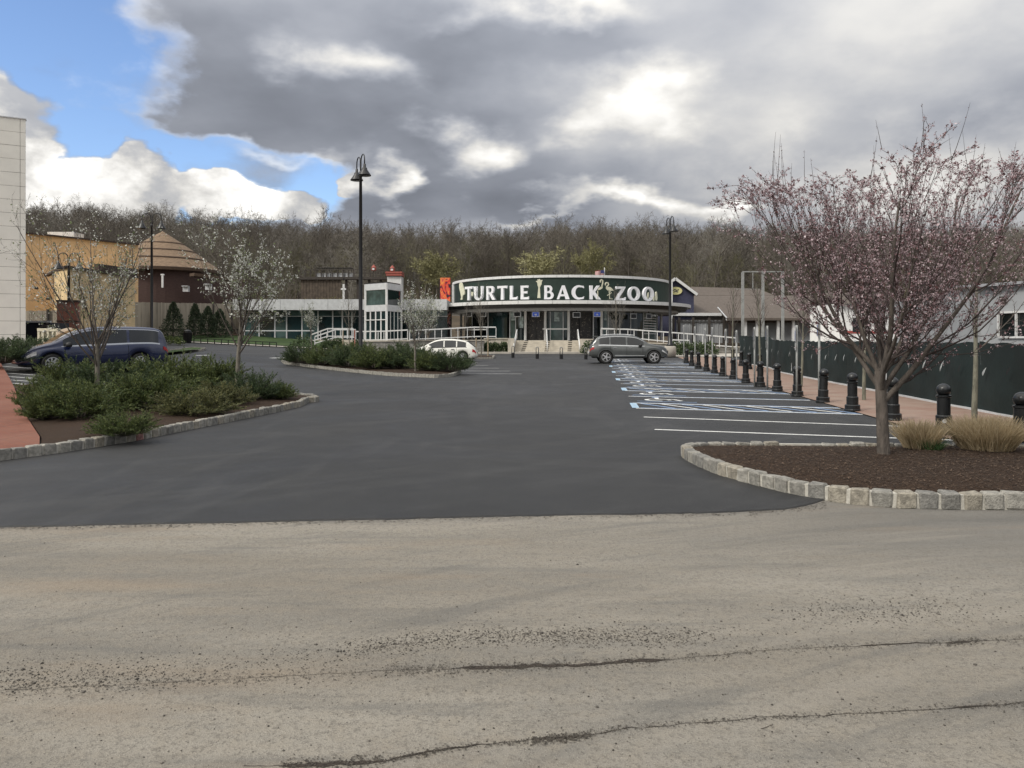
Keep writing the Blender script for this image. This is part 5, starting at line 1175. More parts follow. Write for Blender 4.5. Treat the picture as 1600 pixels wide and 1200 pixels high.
railing('pale railing on the left ramp above the white car', [(775,511.2,526.5),(741,511.2,526.5),(690,514,529),(640,516.5,531)], 65.0, 8)
railing('pale railing on the left ramp below the glass turret', [(637,515.5,530),(600,517.5,531.5),(556,518,532)], 66.5, 6)
railing('stepped pale handrail of the left side stairs, front', [(556,515,528),(524,515,528),(492,526,537)], 63.0, 4); railing('stepped pale handrail of the left side stairs, rear', [(552,513.5,526),(512,513.5,526),(486,523,534)], 65.6, 4)
railing('pale railing on the right ramp above the grey SUV', [(939,513.3,526),(981,514.5,528),(1050,519.5,535)], 66.6, 8); railing('pale railing on the right ramp between the lamp and the fence screen', [(1050,519.5,535.5),(1098,523.2,538.5),(1150,528,543)], 63.8, 8)
railing('lower pale railing on the right ramp turning', [(1051,531,536.5),(1077,531.8,537.5)], 62.6, 3)
# hoop bollards before the stairs
for i, (px, py) in enumerate(((801.5,559),(839.5,560.5),(877,561),(915.5,561.5))):
    p = gp(px, py); r = thing('hoop_bollard', ('leftmost','second from left','second from right','rightmost')[i]+' slim steel hoop bollard in front of the stairs', 'bollard', p, 0, 'hoop bollards before the stairs'); h = 18.2*p.y/F; w = .085
    MB().tube([(-w,0,.38*h),(-w,0,h*.93),(-w*.6,0,h*.985),(0,0,h),(w*.6,0,h*.985),(w,0,h*.93),(w,0,.38*h)], .036, 6).build('hoop', mat('dull steel', (.20,.20,.19), .5, .1), r, True); MB().lathe([(.12,-.02),(.12,.40*h),(.10,.42*h)], 10).build('base', M_black, r)
# --- buildings on the right
M_roofb = mat('brown shingle roof', (.105,.086,.072), .9, .14, 3, .5, 14); M_navy = mat('navy boarding', (.045,.047,.085), .8, .15, 3); M_wwall = mat('white rendered wall', (.31,.32,.33), .8, .08, 1.2, .1, 20)
def roof_building():
    Y = 98; root = thing('brown_roofed_hall', 'long low hall with brown shingle roofs behind the right ramp', 'building', at(1050,Y,z=1.5))
    def slope(nm, a, b, yA, yB, ta, tb, ba, bb, back=8):
        """roof slope: eave at depth yB (near) from a..b, ridge at depth yA"""
        e0, e1 = at(a[1],yB,ba), at(b[1],yB,bb); r0, r1 = at(a[0],yA,ta), at(b[0],yA,tb); mb = MB(); dn = Vector((0,0,-.25))
        mb.add([e0,e1,r1,r0,e0+dn,e1+dn,r1+dn,r0+dn], [(0,1,2,3),(7,6,5,4),(0,4,5,1),(1,5,6,2),(2,6,7,3),(3,7,4,0)]); return part(nm, mb, M_roofb, root)
    slope('upper_roof', (1079,1082), (1185,1210), 108, 104.5, 448, 451, 461, 461.5); slope('main_roof', (1030,1030), (1345,1360), 102, 93, 461.5, 462, 491, 489)
    slope('porch_roof', (1122,1136), (1345,1360), 91, 87, 480.5, 481, 496.5, 497.5); h0, h1, h2 = at(1121.5,91,480.3), at(1135.5,86.9,496.8), at(1123,92.5,492); part('hip_edge', MB().bar(h0,h1,.10,.10), M_metal, root)
    wl = MB(); a, b = at(1052,95), at(1350,95); wl.bx(a.x,b.x,95,96,1.2,at(0,95,488).z); part('wall', wl, M_wwall, root)
    part('gutter', MB().bx(at(1050,92.8).x,at(1127,92.8).x,92.6,92.9,at(0,92.8,493.5).z,at(0,92.8,489).z), M_alu, root); part('porch_beam', MB().bx(at(1136,87).x,at(1360,87).x,87.05,87.5,at(0,87,500.5).z,at(0,87,498).z), M_alu, root); part('porch_lintel', MB().bx(at(1136,88).x,at(1360,88).x,88,88.3,at(0,88,504).z,at(0,88,500.7).z), M_brown, root)
    for px in (1141,1165,1183,1216,1240,1275,1310): x = at(px,87.6).x; part('porch_post', MB().bx(x-.14,x+.14,87.55,87.85,1.2,at(0,87.6,500.8).z), M_brown if px in (1141,) else M_alu, root)
    n0, n1 = at(1057,90), at(1128,90); i = 0; x = n0.x
    while x < n1.x-.05: part('corrugated_panel', MB().bx(x,x+.22,90+(.05 if i % 2 else 0),90.12,1.2,at(0,90,500).z), M_wwall, root); x += .235; i += 1
    for px in (1052,1061,1083,1108,1131,1140): x = at(px,89.8).x; part('fence_post', MB().bx(x-.12,x+.12,89.6,89.84,1.2,at(0,89.8,496).z), M_post, root)
    for py in (499.5,502.5): part('fence_rail', MB().bx(n0.x-.6,n1.x+.8,89.86,89.96,at(0,89.8,py+.9).z,at(0,89.8,py).z), M_post, root)
    g0 = thing('gable_house', 'navy gable with white edge and yellow oval badge beside the sign drum', 'building', at(1054,93,z=2)); ap = at(1054,93,436); rt = at(1088,93,461); lf = Vector((2*ap.x-rt.x,93,rt.z))
    part('gable_wall', MB().add([(lf.x,93,2),(rt.x-.3,93,2),(rt.x-.3,93,rt.z),(ap.x,93,ap.z-.15),(lf.x,93,lf.z),(lf.x,99,2),(rt.x-.3,99,2),(rt.x-.3,99,rt.z),(ap.x,99,ap.z-.15),(lf.x,99,lf.z)], [(0,1,2,3,4),(9,8,7,6,5),(1,6,7,2),(0,4,9,5)]), M_navy, g0)
    part('roof', MB().add([(rt.x,92.6,rt.z),(ap.x,92.6,ap.z),(lf.x,92.6,lf.z),(rt.x,99.4,rt.z),(ap.x,99.4,ap.z),(lf.x,99.4,lf.z),(rt.x,92.6,rt.z-.2),(ap.x,92.6,ap.z-.2),(lf.x,92.6,lf.z-.2)], [(0,3,4,1),(1,4,5,2),(0,1,7,6),(1,2,8,7)]), M_roofb, g0)
    for q_ in (rt, lf): part('barge_board', MB().bar((ap.x,92.5,ap.z+.02),(q_.x,92.5,q_.z+.02),.14,.32), M_alu, g0)
    part('corner_board', MB().bx(at(1049.5,92).x,at(1051.5,92).x,92.2,92.9,2,at(0,92,437).z), M_alu, g0); c = at(1056,92.7,454.3)
    bd = fillmesh('badge', [el_(0,0,.80,.48,0,345,24)], .08, mat('pale yellow badge', (.66,.62,.30), .6, .1, 3)); o = link('badge', bd, g0); o.location = Vector((c.x,92.85,c.z))-g0.location
    for w in ([(-.35,.02),(-.1,.16),(.15,.05),(.4,.15)], [(-.25,-.15),(.0,-.05),(.3,-.16)]):
        o2 = link('badge_mark', fillmesh('badge_mark', [stroke(w, .09)], .03, M_navy), o); o2.location = (0,-.06,0)
roof_building()
def right_side():
    # steel frame
    p = at(1160,58); r = thing('steel_frame', 'tall pale steel goalpost-like frame behind the fence screen', 'frame', (p.x,58,.3)); zt = at(0,58,425.5).z
    for px in (1160.5,1192,1223): x = at(px,58).x; part('post', MB().bx(x-.085,x+.085,57.9,58.1,.2,zt), mat('galvanised steel', (.27,.275,.265), .5, .12, 4), r)
    part('crossbar', MB().bx(at(1160,58).x,at(1224,58).x,57.95,58.05,zt+.003,zt+.09), MATS['galvanised steel'], r)
    part('brace', MB().bx(at(1176.3,58).x-.03,at(1176.3,58).x+.03,57.97,58.03,at(0,58,451).z,zt), MATS['galvanised steel'], r); part('rail', MB().bx(at(1150,58).x,at(1192,58).x,58.12,58.16,at(0,58,451.8).z,at(0,58,451).z), MATS['galvanised steel'], r)
    # white shed in the middle distance
    a, b = at(1312,60), at(1405,60); r = thing('white_shed', 'bright white low shed seen through the branches of the plum', 'building', (a.x,60,.4)); zt = at(0,60,474).z
    part('wall', MB().bx(a.x,b.x,60,66,.2,zt), mat('bright white boarding', (.74,.74,.73), .7, .05, 2), r); part('roof', MB().add([(a.x-.3,59.6,zt-.05),(b.x+.3,59.6,zt-.05),(b.x+.3,63,zt+1),(a.x-.3,63,zt+1),(a.x-.3,66.4,zt-.05),(b.x+.3,66.4,zt-.05)], [(0,1,2,3),(3,2,5,4)]), M_roofb, r)
    for i in range(3): x = a.x+1+i*1.7; w = part('window', MB().bx(x,x+.8,59.95,59.985,2.2,3.3), M_glassd, r); part('frame', MB().bx(x-.06,x+.86,59.96,59.99,3.31,3.4), M_alu, w)
    part('stripe', MB().bx(a.x,b.x,59.96,59.99,at(0,60,521).z,at(0,60,517).z), mat('red stripe', (.30,.06,.05), .7, .1), r)
    # pale grey house
    C = at(1529,33); D = at(1700,28); E = at(1398,46); zt = at(0,33,448).z; r = thing('grey_house', 'pale grey house with a dark sash window behind the fence screen', 'house', (C.x,C.y,0))
    part('wall', wallbox(MB(), C, D, 0, zt, .3), M_wwall, r); part('side_wall', wallbox(MB(), E, C, 0, at(0,40,462).z, .3), M_wwall, r)
    part('roof', MB().add([(C.x-.3,C.y-.5,zt-.05),(D.x,D.y-.5,zt-.05),(D.x+2,D.y+6,zt+.35),(C.x+1,C.y+6,zt+.35)], [(0,1,2,3)]), mat('grey felt roof', (.16,.16,.165), .9, .1), r)
    part('corner_board', MB().bx(C.x-.10,C.x+.06,C.y-.09,C.y+.07,0,zt), M_wwall, r)
    t = (D-C); f0 = (at(1562,31.9).x-C.x)/t.x; f1 = (at(1597,31).x-C.x)/t.x; n = Vector((t.y,-t.x,0)).normalized()
    if n.y > 0: n = -n
    A_, B_ = C+t*f0+n*.01, C+t*f1+n*.01; z0, z1 = at(0,31.5,527).z, at(0,31.5,488).z; w = part('window', wallbox(MB(), A_, B_, z0, z1, .03), M_glassd, r)
    o_ = n*.05
    for p, q_, za, zb in ((A_,A_,z0,z1),(B_,B_,z0,z1),((A_+B_)/2,(A_+B_)/2,z0,z1)): part('frame', MB().bx(p.x-.04+o_.x,p.x+.04+o_.x,p.y-.03+o_.y,p.y+.03+o_.y,za,zb), M_alu, w)
    for zz in (z0,z1): part('sill' if zz == z0 else 'frame', MB().bar(Vector((A_.x,A_.y,zz))+o_,Vector((B_.x,B_.y,zz))+o_,.07,.08), M_alu, w)
    for i in range(3): zz = at(0,32,465+i*4).z; p, q_ = C+t*(f0+.004)+n*.03, C+t*(f0+.07)+n*.03; part('vent_louvre', MB().bar((p.x,p.y,zz),(q_.x,q_.y,zz),.06,.07), M_post, r)
right_side()
# --- screened fence
M_scrn = mat('dark green fence fabric', (.010,.018,.0175), .7, .25, .9, .4, 6, spec=.3)
def screen_fence():
    path = [Vector((9.2,5.5)), Vector((10.45,16.1)), Vector((13.0,37.0)), Vector((13.95,41.6)), Vector((14.25,48.2))]; H = 1.56
    r = thing('screened_fence', 'long low fence covered in dark green fabric along the brick walk', 'fence', (10.45,16.1,0)); g = random.Random(9)
    def pt(s):
        for a, b in zip(path, path[1:]):
            L = (b-a).length
            if s <= L: return a+(b-a)*(s/L), (b-a)/L
            s -= L
        return path[-1], (path[-1]-path[-2]).normalized()
    total = sum((b-a).length for a, b in zip(path, path[1:])); s = 0; i = 0
    while s < total-.3:
        e = min(s+3.0, total); mb = MB(); vs = []; n = 14
        for j in range(n+1):
            q_, t = pt(s+(e-s)*j/n); nrm = Vector((-t.y,t.x)); g0 = G(q_.x,q_.y)
            for k_ in range(7):
                f = k_/6; off = .08*mnoise.noise((q_.x*.9, q_.y*.9, f*1.5))+.03*math.sin(j/n*math.pi)*math.sin(f*math.pi)+.035*mnoise.noise((q_.x*4,q_.y*4,f*3)); vs.append((q_.x+nrm.x*off, q_.y+nrm.y*off, g0+.03+f*(H+.02*math.sin(j*1.3+i)-.03*math.sin(j/n*math.pi))*(1.08 if q_.y > 41 else 1)))
        mb.add(vs, [(j*7+k_, (j+1)*7+k_, (j+1)*7+k_+1, j*7+k_+1) for j in range(n) for k_ in range(6)]); part('fabric', mb, M_scrn, r, True)
        q_, t = pt(s); part('post', MB().bx(q_.x+.05,q_.x+.11,q_.y-.03,q_.y+.03,G(q_.x,q_.y),G(q_.x,q_.y)+H+.05), M_metal, r); s = e; i += 1
    bt = MB()
    for a, b in zip(path, path[1:]): bt.bar((a.x-.03,a.y,G(a.x,a.y)+.03),(b.x-.03,b.y,G(b.x,b.y)+.03),.06,.06)
    part('base_board', bt, M_metal, r)
    s = 3.0; i = 0
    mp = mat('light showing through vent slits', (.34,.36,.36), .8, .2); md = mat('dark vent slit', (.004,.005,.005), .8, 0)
    while s < total-.5:
        q_, t = pt(s); nrm = Vector((-t.y,t.x)); g0 = G(q_.x,q_.y); z = g0+H*(.60+.05*g.random()); tilt = R(g.choice((48,52,58,70))); L = .17*g.uniform(.7,1.1); w = .035*g.uniform(.5,1.1); vs = []
        for k_ in range(9):
            f = -1+k_/4; u = f*L; ww = w*(1-f*f)
            for sg in (-1,1): a_, b_ = u*math.cos(tilt)-sg*ww*math.sin(tilt), u*math.sin(tilt)+sg*ww*math.cos(tilt)-.04*(1-f*f); vs.append((q_.x+t.x*-a_+nrm.x*(.10+.03*(1-f*f)), q_.y+t.y*-a_+nrm.y*(.10+.03*(1-f*f)), z+b_))
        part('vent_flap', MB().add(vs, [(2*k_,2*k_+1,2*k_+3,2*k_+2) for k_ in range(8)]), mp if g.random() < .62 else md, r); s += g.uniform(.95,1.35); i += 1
screen_fence()
# --- things up on the slope behind the pavilion
def slope_things():
    Y = 104; a, b = at(478,Y), at(622,Y); zd = at(0,Y,433).z; r = thing('timber_trestle', 'dark trestle with railings on the slope behind the pavilion', 'trestle', (a.x,Y,5))
    part('deck', MB().bx(a.x,b.x,Y-.6,Y+.6,zd-.35,zd), M_post, r)
    for i in range(18): x = a.x+(b.x-a.x)*i/17; part('post', MB().bx(x-.07,x+.07,Y-.6,Y-.5,zd,zd+.9), M_post, r)
    part('rail', MB().bx(a.x,b.x,Y-.62,Y-.5,zd+.9,zd+1.0), M_post, r); part('rail', MB().bx(a.x,b.x,Y-.61,Y-.52,zd+.45,zd+.52), M_post, r)
    for i in range(8): x = a.x+(b.x-a.x)*(i+.5)/8; part('support', MB().bx(x-.15,x+.15,Y-.1,Y+.2,2,zd-.35), M_post, r)
    x0, x1 = at(496,Y).x, at(552,Y).x; t = thing('toy_train', 'row of small grey coaches standing on the trestle', 'train', ((x0+x1)/2,Y,zd))
    for i in range(5):
        p = x0+(x1-x0)*i/5; q_ = p+(x1-x0)/5-.15; part('coach', MB().bx(p,q_,Y-.4,Y+.4,zd+.02,zd+.55), M_metal, t); part('coach_roof', MB().bx(p-.04,q_+.04,Y-.45,Y+.45,zd+1.15,zd+1.25), M_black, t)
        for u in (p+.05, q_-.05): part('roof_post', MB().bx(u-.03,u+.03,Y-.4,Y-.34,zd+.55,zd+1.15), M_black, t)
    p, q_ = at(470,100), at(533,100); s = thing('timber_shed', 'brown boarded shed under the trestle', 'shed', (p.x,100,4)); zt, zb = at(0,100,437).z, at(0,100,460).z
    n = 14
    for i in range(n): u = p.x+(q_.x-p.x)*i/n; part('board', MB().bx(u,u+(q_.x-p.x)/n-.03,100,100.2,3,zt-.05*(i%3)), mat('shed boards', (.085,.066,.050), .9, .3, 2), s)
    part('eave', MB().bx(p.x-.3,q_.x+.3,99.7,101,zt,zt+.25), M_post, s)
    k0, k1 = at(605,101), at(627,101); kz = at(0,101,437).z; s = thing('red_kiosk', 'small red and white kiosk with a finial above the glass turret', 'kiosk', (k0.x,101,kz)); part('body', MB().bx(k0.x,k1.x,101,103,3,at(0,101,432).z), M_alu, s)
    for i, (t_, b_) in enumerate(((424.5,427.5),(428.3,431))): part('roof_board', MB().bx(k0.x-.2+.1*i,k1.x+.1,100.7,103,at(0,101,b_).z,at(0,101,t_).z), mat('red boards', (.30,.075,.055), .7, .15), s)
    def fin(px, py, root):
        c = at(px,101.5,py); part('finial', MB().lathe([(.12,-.35),(.32,-.25),(.32,.0),(.22,.1)], 8, c), MATS['red boards'], root); part('finial_cap', MB().lathe([(.36,.1),(.05,.5)], 8, c), MATS['red boards'], root); part('finial_face', MB().bx(c.x-.15,c.x+.15,c.y-.36,c.y-.33,c.z-.22,c.z+.02), M_alu, root)
    fin(613,420.5,s); s2 = thing('red_bird_house', 'red bird house on a post left of the red kiosk', 'bird house', at(584,101.5,z=4)); fin(584,419.5,s2); c = at(584,101.5); part('post', MB().bx(c.x-.05,c.x+.05,101.45,101.55,4,at(0,101.5,422).z), M_post, s2)
slope_things()
# ------------------------------------------------------------------ vehicles
M_rub = mat('tyre rubber', (.018,.018,.018), .85, .2, 12); M_rim = mat('alloy rim', (.55,.55,.56), .3, .05, 4, metal=.7); M_well = mat('dark wheel well', (.006,.006,.006), .9, 0); M_cglass = mat('tinted car glass', (.014,.016,.017), .03, .2, 2, spec=.75)
M_lred = mat('red tail lamp', (.40,.02,.02), .15, .1, 6, coat=.5); M_lamp = mat('clear headlamp', (.50,.50,.50), .12, .3, 14, coat=.6); M_chr = mat('bright trim', (.62,.63,.64), .2, .05, 4, metal=.8); M_plast = mat('black trim plastic', (.015,.015,.016), .6, .1)
def interp(tab, x):
    if x <= tab[0][0]: return tab[0][1]
    for (a, u), (b, v) in zip(tab, tab[1:]):
        if x <= b:
            t = (x-a)/(b-a); return u+(v-u)*t
    return tab[-1][1]
def smooth_tab(tab, it=2):
    """corner-cutting keeps the silhouette round"""
    for _ in range(it):
        out = [tab[0]]
        for (a,u),(b,v) in zip(tab, tab[1:]): out += [(a+(b-a)*.25,u+(v-u)*.25),(a+(b-a)*.75,u+(v-u)*.75)]
        tab = out+[tab[-1]]
    return tab
def car(name, label, cat, loc, heading, D, paint, clad=None):
    """D: L, W, top/belt/plan tables over x (0 = rear, L = front), wheels (x, radius), windows"""
    root = thing(name, label, cat, loc, heading); Lc, W = D['L'], D['W']/2; top = smooth_tab(D['top']); belt = smooth_tab(D['belt']); plan = smooth_tab(D['plan'], 3); sill = D['sill']
    xs_ = sorted(set(list(np.linspace(0, Lc, 49))+[w[0]+r for w in D['wheels'] for r in np.linspace(-w[1]*1.16, w[1]*1.16, 17)])); xs_ = [x for x in xs_ if 0 <= x <= Lc]
    def low(x):
        z = sill+(.10*ss(.35,0,x) if True else 0)+.06*ss(Lc-.4,Lc,x)
        for wx, wr in D['wheels']:
            ra = wr*1.16; d = abs(x-wx)
            if d < ra: z = max(z, wr+math.sqrt(ra*ra-d*d))
        return z
    def sec(x):
        w = W*interp(plan, x); zb, zs, zt = low(x), interp(belt, x), interp(top, x); zs = min(zs, zt-.03); zb = min(zb, zs-.06); f = max(0, min(1, (zt-zs)/D['cabin'])); wr = w*(1-D['tumble']*f)-.04*f
        wr = min(wr, w*.97); zm = zb+(zs-zb)*.55
        ze = zt-.05-.03*f
        ze = max(ze, zs+.012)
        return [(0,zb+.0),(w*.90,zb),(w*.985,zb+.03),(w*1.0,zb+(zs-zb)*.35),(w,zm),(w*.985,zs-.035),(w*.955,zs),(wr+(w*.955-wr)*.5,zs+(ze-zs)*.5),(wr,ze),(wr*.93,zt-.022),(wr*.72,zt-.006),(0,zt)]
    V, Fc = [], []; n = 12
    for x in xs_:
        s = sec(x)
        for y, z in s: V.append((x-Lc/2, y, z))
        for y, z in s: V.append((x-Lc/2, -y, z))
    for i in range(len(xs_)-1):
        a, b = i*2*n, (i+1)*2*n
        for j in range(n-1): Fc.append((a+j,b+j,b+j+1,a+j+1)); Fc.append((a+n+j+1,b+n+j+1,b+n+j,a+n+j))
    e = (len(xs_)-1)*2*n
    for j in range(n-1): Fc.append((j,j+1,n+j+1,n+j)); Fc.append((e+j+1,e+j,e+n+j,e+n+j+1))
    me = npmesh('body', V, Fc, paint, True); bm = bmesh.new(); bm.from_mesh(me); bmesh.ops.remove_doubles(bm, verts=bm.verts, dist=.0005); bmesh.ops.recalc_face_normals(bm, faces=bm.faces); bm.to_mesh(me); bm.free(); body = link('body', me, root)
    def side(x, s, sgn, off=.006):
        p = sec(x); a, m_, b = p[6], p[7], p[8]; y = (a[0]+(b[0]-a[0])*s); z = a[1]+(b[1]-a[1])*s; return (x-Lc/2, sgn*(y+off), z+.002)
    def low_side(x, f, sgn, off=.005):
        p = sec(x); za, zb_ = p[2][1], p[5][1]; z = za+(zb_-za)*f; k_ = 2
        for q in range(2,5):
            if p[q][1] <= z <= p[q+1][1]: k_ = q; break
        t = (z-p[k_][1])/max(1e-5, p[k_+1][1]-p[k_][1]); y = p[k_][0]+(p[k_+1][0]-p[k_][0])*t; return (x-Lc/2, sgn*(y+off), z)
    def sheet_(fn, xa, xb, sa, sb, sgn, m, nm, off, nx=10, ns=4, par=None):
        vs, fs = [], []
        for i in range(nx+1):
            x = xa+(xb-xa)*i/nx; a_ = sa(x) if callable(sa) else sa; b_ = sb(x) if callable(sb) else sb
            for j in range(ns+1): vs.append(fn(x, a_+(b_-a_)*j/ns, sgn, off))
        for i in range(nx):
            for j in range(ns):
                f = (i*(ns+1)+j, (i+1)*(ns+1)+j, (i+1)*(ns+1)+j+1, i*(ns+1)+j+1); fs.append(f if sgn < 0 else f[::-1])
        return MB().add(vs, fs).build(nm, m, par or root, True)
    for sgn in (-1, 1):
        for xa, xb in D['windows']:
            sheet_(side, xa, xb, .09, .90, sgn, M_cglass, 'side_window', .007)
        wa, wb = D['windows'][0][0]-.05, D['windows'][-1][1]+.05
        sheet_(side, wa, wb, -.02, .075, sgn, D.get('trim', M_chr), 'window_trim', .010, 24, 1); sheet_(side, wa, wb, .915, .96, sgn, D.get('trim', M_chr), 'window_trim', .008, 24, 1)
        for xd in D['doors']:
            MB().add([low_side(xd-.008, .02, sgn, .004), low_side(xd+.008, .02, sgn, .004)]+[low_side(xd+u*.008, f, sgn, .004) for f in (.25,.5,.75,.98) for u in (-1,1)], [(0,1,3,2),(2,3,5,4),(4,5,7,6),(6,7,9,8)]).build('door_gap', M_well, root)
        for xh in D['handles']: p = low_side(xh, .86, sgn, .02); MB().box(p, (.20,.03,.035)).build('door_handle', D.get('trim', M_chr), root)
        p = low_side(D['mirror'], 1.0, sgn, .12); MB().lathe([(.02,-.09),(.10,-.07),(.115,.0),(.10,.07),(.03,.10)], 10, (p[0],p[1],p[2]+.10)).build('mirror', D.get('mirror_m', M_plast), root, True)
        for wx, wr in D['wheels']:
            wy = sgn*(W-.115); M = Matrix.Translation((wx-Lc/2, wy, wr)) @ Matrix.Rotation(R(-90*sgn), 4, 'X')
            wh = bpy.data.objects.new('wheel', MB().lathe([(wr*.62,-.10),(wr*.94,-.10),(wr,-.07),(wr,.07),(wr*.94,.105),(wr*.68,.11)], 28, (0,0,0), M).mesh('wheel', M_rub, False)); COL.objects.link(wh); wh.parent = root
            rim = MB().lathe([(wr*.70,.06),(wr*.70,.114),(wr*.63,.116),(wr*.60,.07)], 28, (0,0,0), M); MB().lathe([(wr*.6,.062),(wr*.6,.066)], 24, (0,0,0), M).build('brake', M_well, wh)
            for k_ in range(D.get('spokes',5)):
                a = 2*math.pi*k_/D.get('spokes',5); q = M @ Matrix.Rotation(a, 4, 'Z'); rim.add([(wr*.08,-wr*.10,.085),(wr*.64,-wr*.075,.10),(wr*.64,wr*.075,.10),(wr*.08,wr*.10,.085),(wr*.08,-wr*.10,.12),(wr*.64,-wr*.075,.112),(wr*.64,wr*.075,.112),(wr*.08,wr*.10,.12)], [(4,5,6,7),(0,1,5,4),(2,3,7,6)], q)
            rim.lathe([(wr*.16,.08),(wr*.16,.125),(wr*.06,.13)], 12, (0,0,0), M); rim.build('rim', M_rim, wh)
            MB().lathe([(wr*1.14,-.22),(wr*1.14,.0)], 24, (0,0,0), M).build('wheel_well', M_well, root)
            if clad:
                vs, fs = [], []
                for k_ in range(17):
                    a = math.pi*k_/16; 
                    for rr in (1.17,1.33):
                        x = wx+wr*rr*math.cos(a); z = max(sill*.98, wr+wr*rr*math.sin(a)); p = sec(min(max(x,0.02),Lc-.02)); vs.append((x-Lc/2, sgn*(W*interp(plan,min(max(x,.02),Lc-.02))+.012), z))
                for k_ in range(16): fs.append((2*k_,2*k_+1,2*k_+3,2*k_+2))
                MB().add(vs, fs).build('arch_flare', clad, root)
        (tx0, tx1, f0, f1) = D['tail']; sheet_(low_side, tx0, tx1, f0, f1, sgn, M_lred, 'tail_lamp', .012, 6, 3)
        (hx0, hx1, f0, f1) = D['head']; sheet_(low_side, hx0, hx1, f0, f1, sgn, M_lamp, 'headlamp', .012, 6, 3)
        if D.get('strip'): a, b, f0, f1 = D['strip']; sheet_(low_side, a, b, f0, f1, sgn, D.get('strip_m', M_chr), 'side_moulding', .014, 12, 1)
        if D.get('rack'): a, b = D['rack']; MB().tube([(x-Lc/2, sgn*(sec(x)[9][0]), sec(x)[9][1]+.05) for x in np.linspace(a,b,9)], .018, 6).build('roof_rail', D.get('trim', M_chr), root)
    def topsheet(xa, xb, m, nm, u=.9):
        vs, fs = [], []
        for i in range(9):
            x = xa+(xb-xa)*i/8; p = sec(x)
            for j in range(-3,4):
                f = abs(j)/3*u; y = p[9][0]*f; z = p[11][1]+(p[9][1]-p[11][1])*(f**3); vs.append((x-Lc/2, y*(1 if j >= 0 else -1), z+.007))
        for i in range(8):
            for j in range(6): fs.append((i*7+j, (i+1)*7+j, (i+1)*7+j+1, i*7+j+1))
        MB().add(vs, fs).build(nm, m, root, True)
    topsheet(*D['shield'], M_cglass, 'windscreen'); topsheet(*D['rearglass'], M_cglass, 'rear_window')
    if D.get('spoiler'): x, z = D['spoiler']; MB().prism([(x-Lc/2-.16,-W*.62),(x-Lc/2+.14,-W*.66),(x-Lc/2+.14,W*.66),(x-Lc/2-.16,W*.62)], z-.03, z+.02).build('spoiler', paint, root)
    fr = sec(Lc-.02)
    MB().bx(Lc/2-.03,Lc/2+.03,-W*.55,W*.55,sill+.22,sill+.42).build('grille', M_plast, root); MB().bx(-Lc/2-.02,-Lc/2+.02,-.26,.26,.62,.74).build('number_plate', M_alu, root)
    MB().bx(-Lc/2+.25,Lc/2-.25,-W*.86,W*.86,sill-.04,sill+.06).build('underbody', M_well, root)
    return root
VAN = dict(L=5.15, W=2.0, sill=.26, cabin=.62, tumble=.13, wheels=[(1.12,.345),(4.12,.345)], spokes=9,
    top=[(0,.60),(.01,.98),(.10,1.25),(.22,1.55),(.40,1.69),(1.0,1.735),(2.2,1.74),(3.0,1.68),(3.5,1.50),(4.05,1.13),(4.5,1.02),(4.95,.84),(5.10,.68),(5.15,.50)],
    belt=[(0,.58),(.05,.95),(.5,1.08),(1.4,1.07),(2.4,1.02),(3.4,.98),(4.0,.96),(4.7,.86),(5.15,.45)], plan=[(0,.80),(.25,.93),(1,.995),(3.6,1.0),(4.5,.95),(4.95,.80),(5.15,.60)],
    windows=[(.42,1.50),(1.60,2.58),(2.70,3.78)], doors=[1.55,2.64,3.72], handles=[2.45,2.85], mirror=3.62, tail=(.03,.24,.78,1.0), head=(4.62,4.98,.72,.99), strip=None, shield=(2.95,4.0), rearglass=(.09,.34), trim=M_chr, mirror_m=M_plast)
pv = at(140, 29.6); M_navyp = mat('navy car paint', (.008,.014,.050), .22, .1, 3, coat=1.0)
car('blue_minivan', 'dark blue minivan parked behind the left juniper bed', 'car', (-16.25, 29.75, G(-16.25,29.75)+.02), math.atan2(-3.5,-3.85), VAN, M_navyp)
SUV = dict(L=4.82, W=1.94, sill=.36, cabin=.55, tumble=.15, wheels=[(1.02,.385),(3.93,.385)], spokes=5,
    top=[(0,.62),(.02,1.02),(.18,1.18),(.42,1.58),(.75,1.70),(1.4,1.76),(2.4,1.745),(2.95,1.66),(3.25,1.48),(3.70,1.18),(4.2,1.13),(4.62,1.04),(4.78,.86),(4.82,.62)],
    belt=[(0,.60),(.06,.98),(.5,1.12),(1.5,1.09),(2.6,1.06),(3.6,1.04),(4.3,1.00),(4.82,.58)], plan=[(0,.82),(.2,.94),(.9,1.0),(3.9,1.0),(4.5,.94),(4.75,.80),(4.82,.68)],
    windows=[(.62,1.22),(1.30,2.22),(2.32,3.30)], doors=[1.28,2.28,3.25], handles=[1.55,2.5], mirror=3.10, tail=(.03,.30,.76,.98), head=(4.42,4.74,.76,.98), strip=(1.55,3.35,.10,.20), strip_m=mat('satin silver', (.42,.43,.43), .35, .05, metal=.6), shield=(2.85,3.62), rearglass=(.16,.42), rack=(.9,2.7), spoiler=(.42,1.66), trim=M_chr)
M_greyp = mat('grey metallic car paint', (.070,.075,.074), .30, .08, 3, metal=.35, coat=1.0)
ps = gp(980, 567.2); car('grey_suv', 'metallic grey SUV parked at the far end of the disabled bays', 'car', (ps.x, ps.y, ps.z), R(-2), SUV, M_greyp, mat('grey lower cladding', (.060,.064,.064), .5, .1))
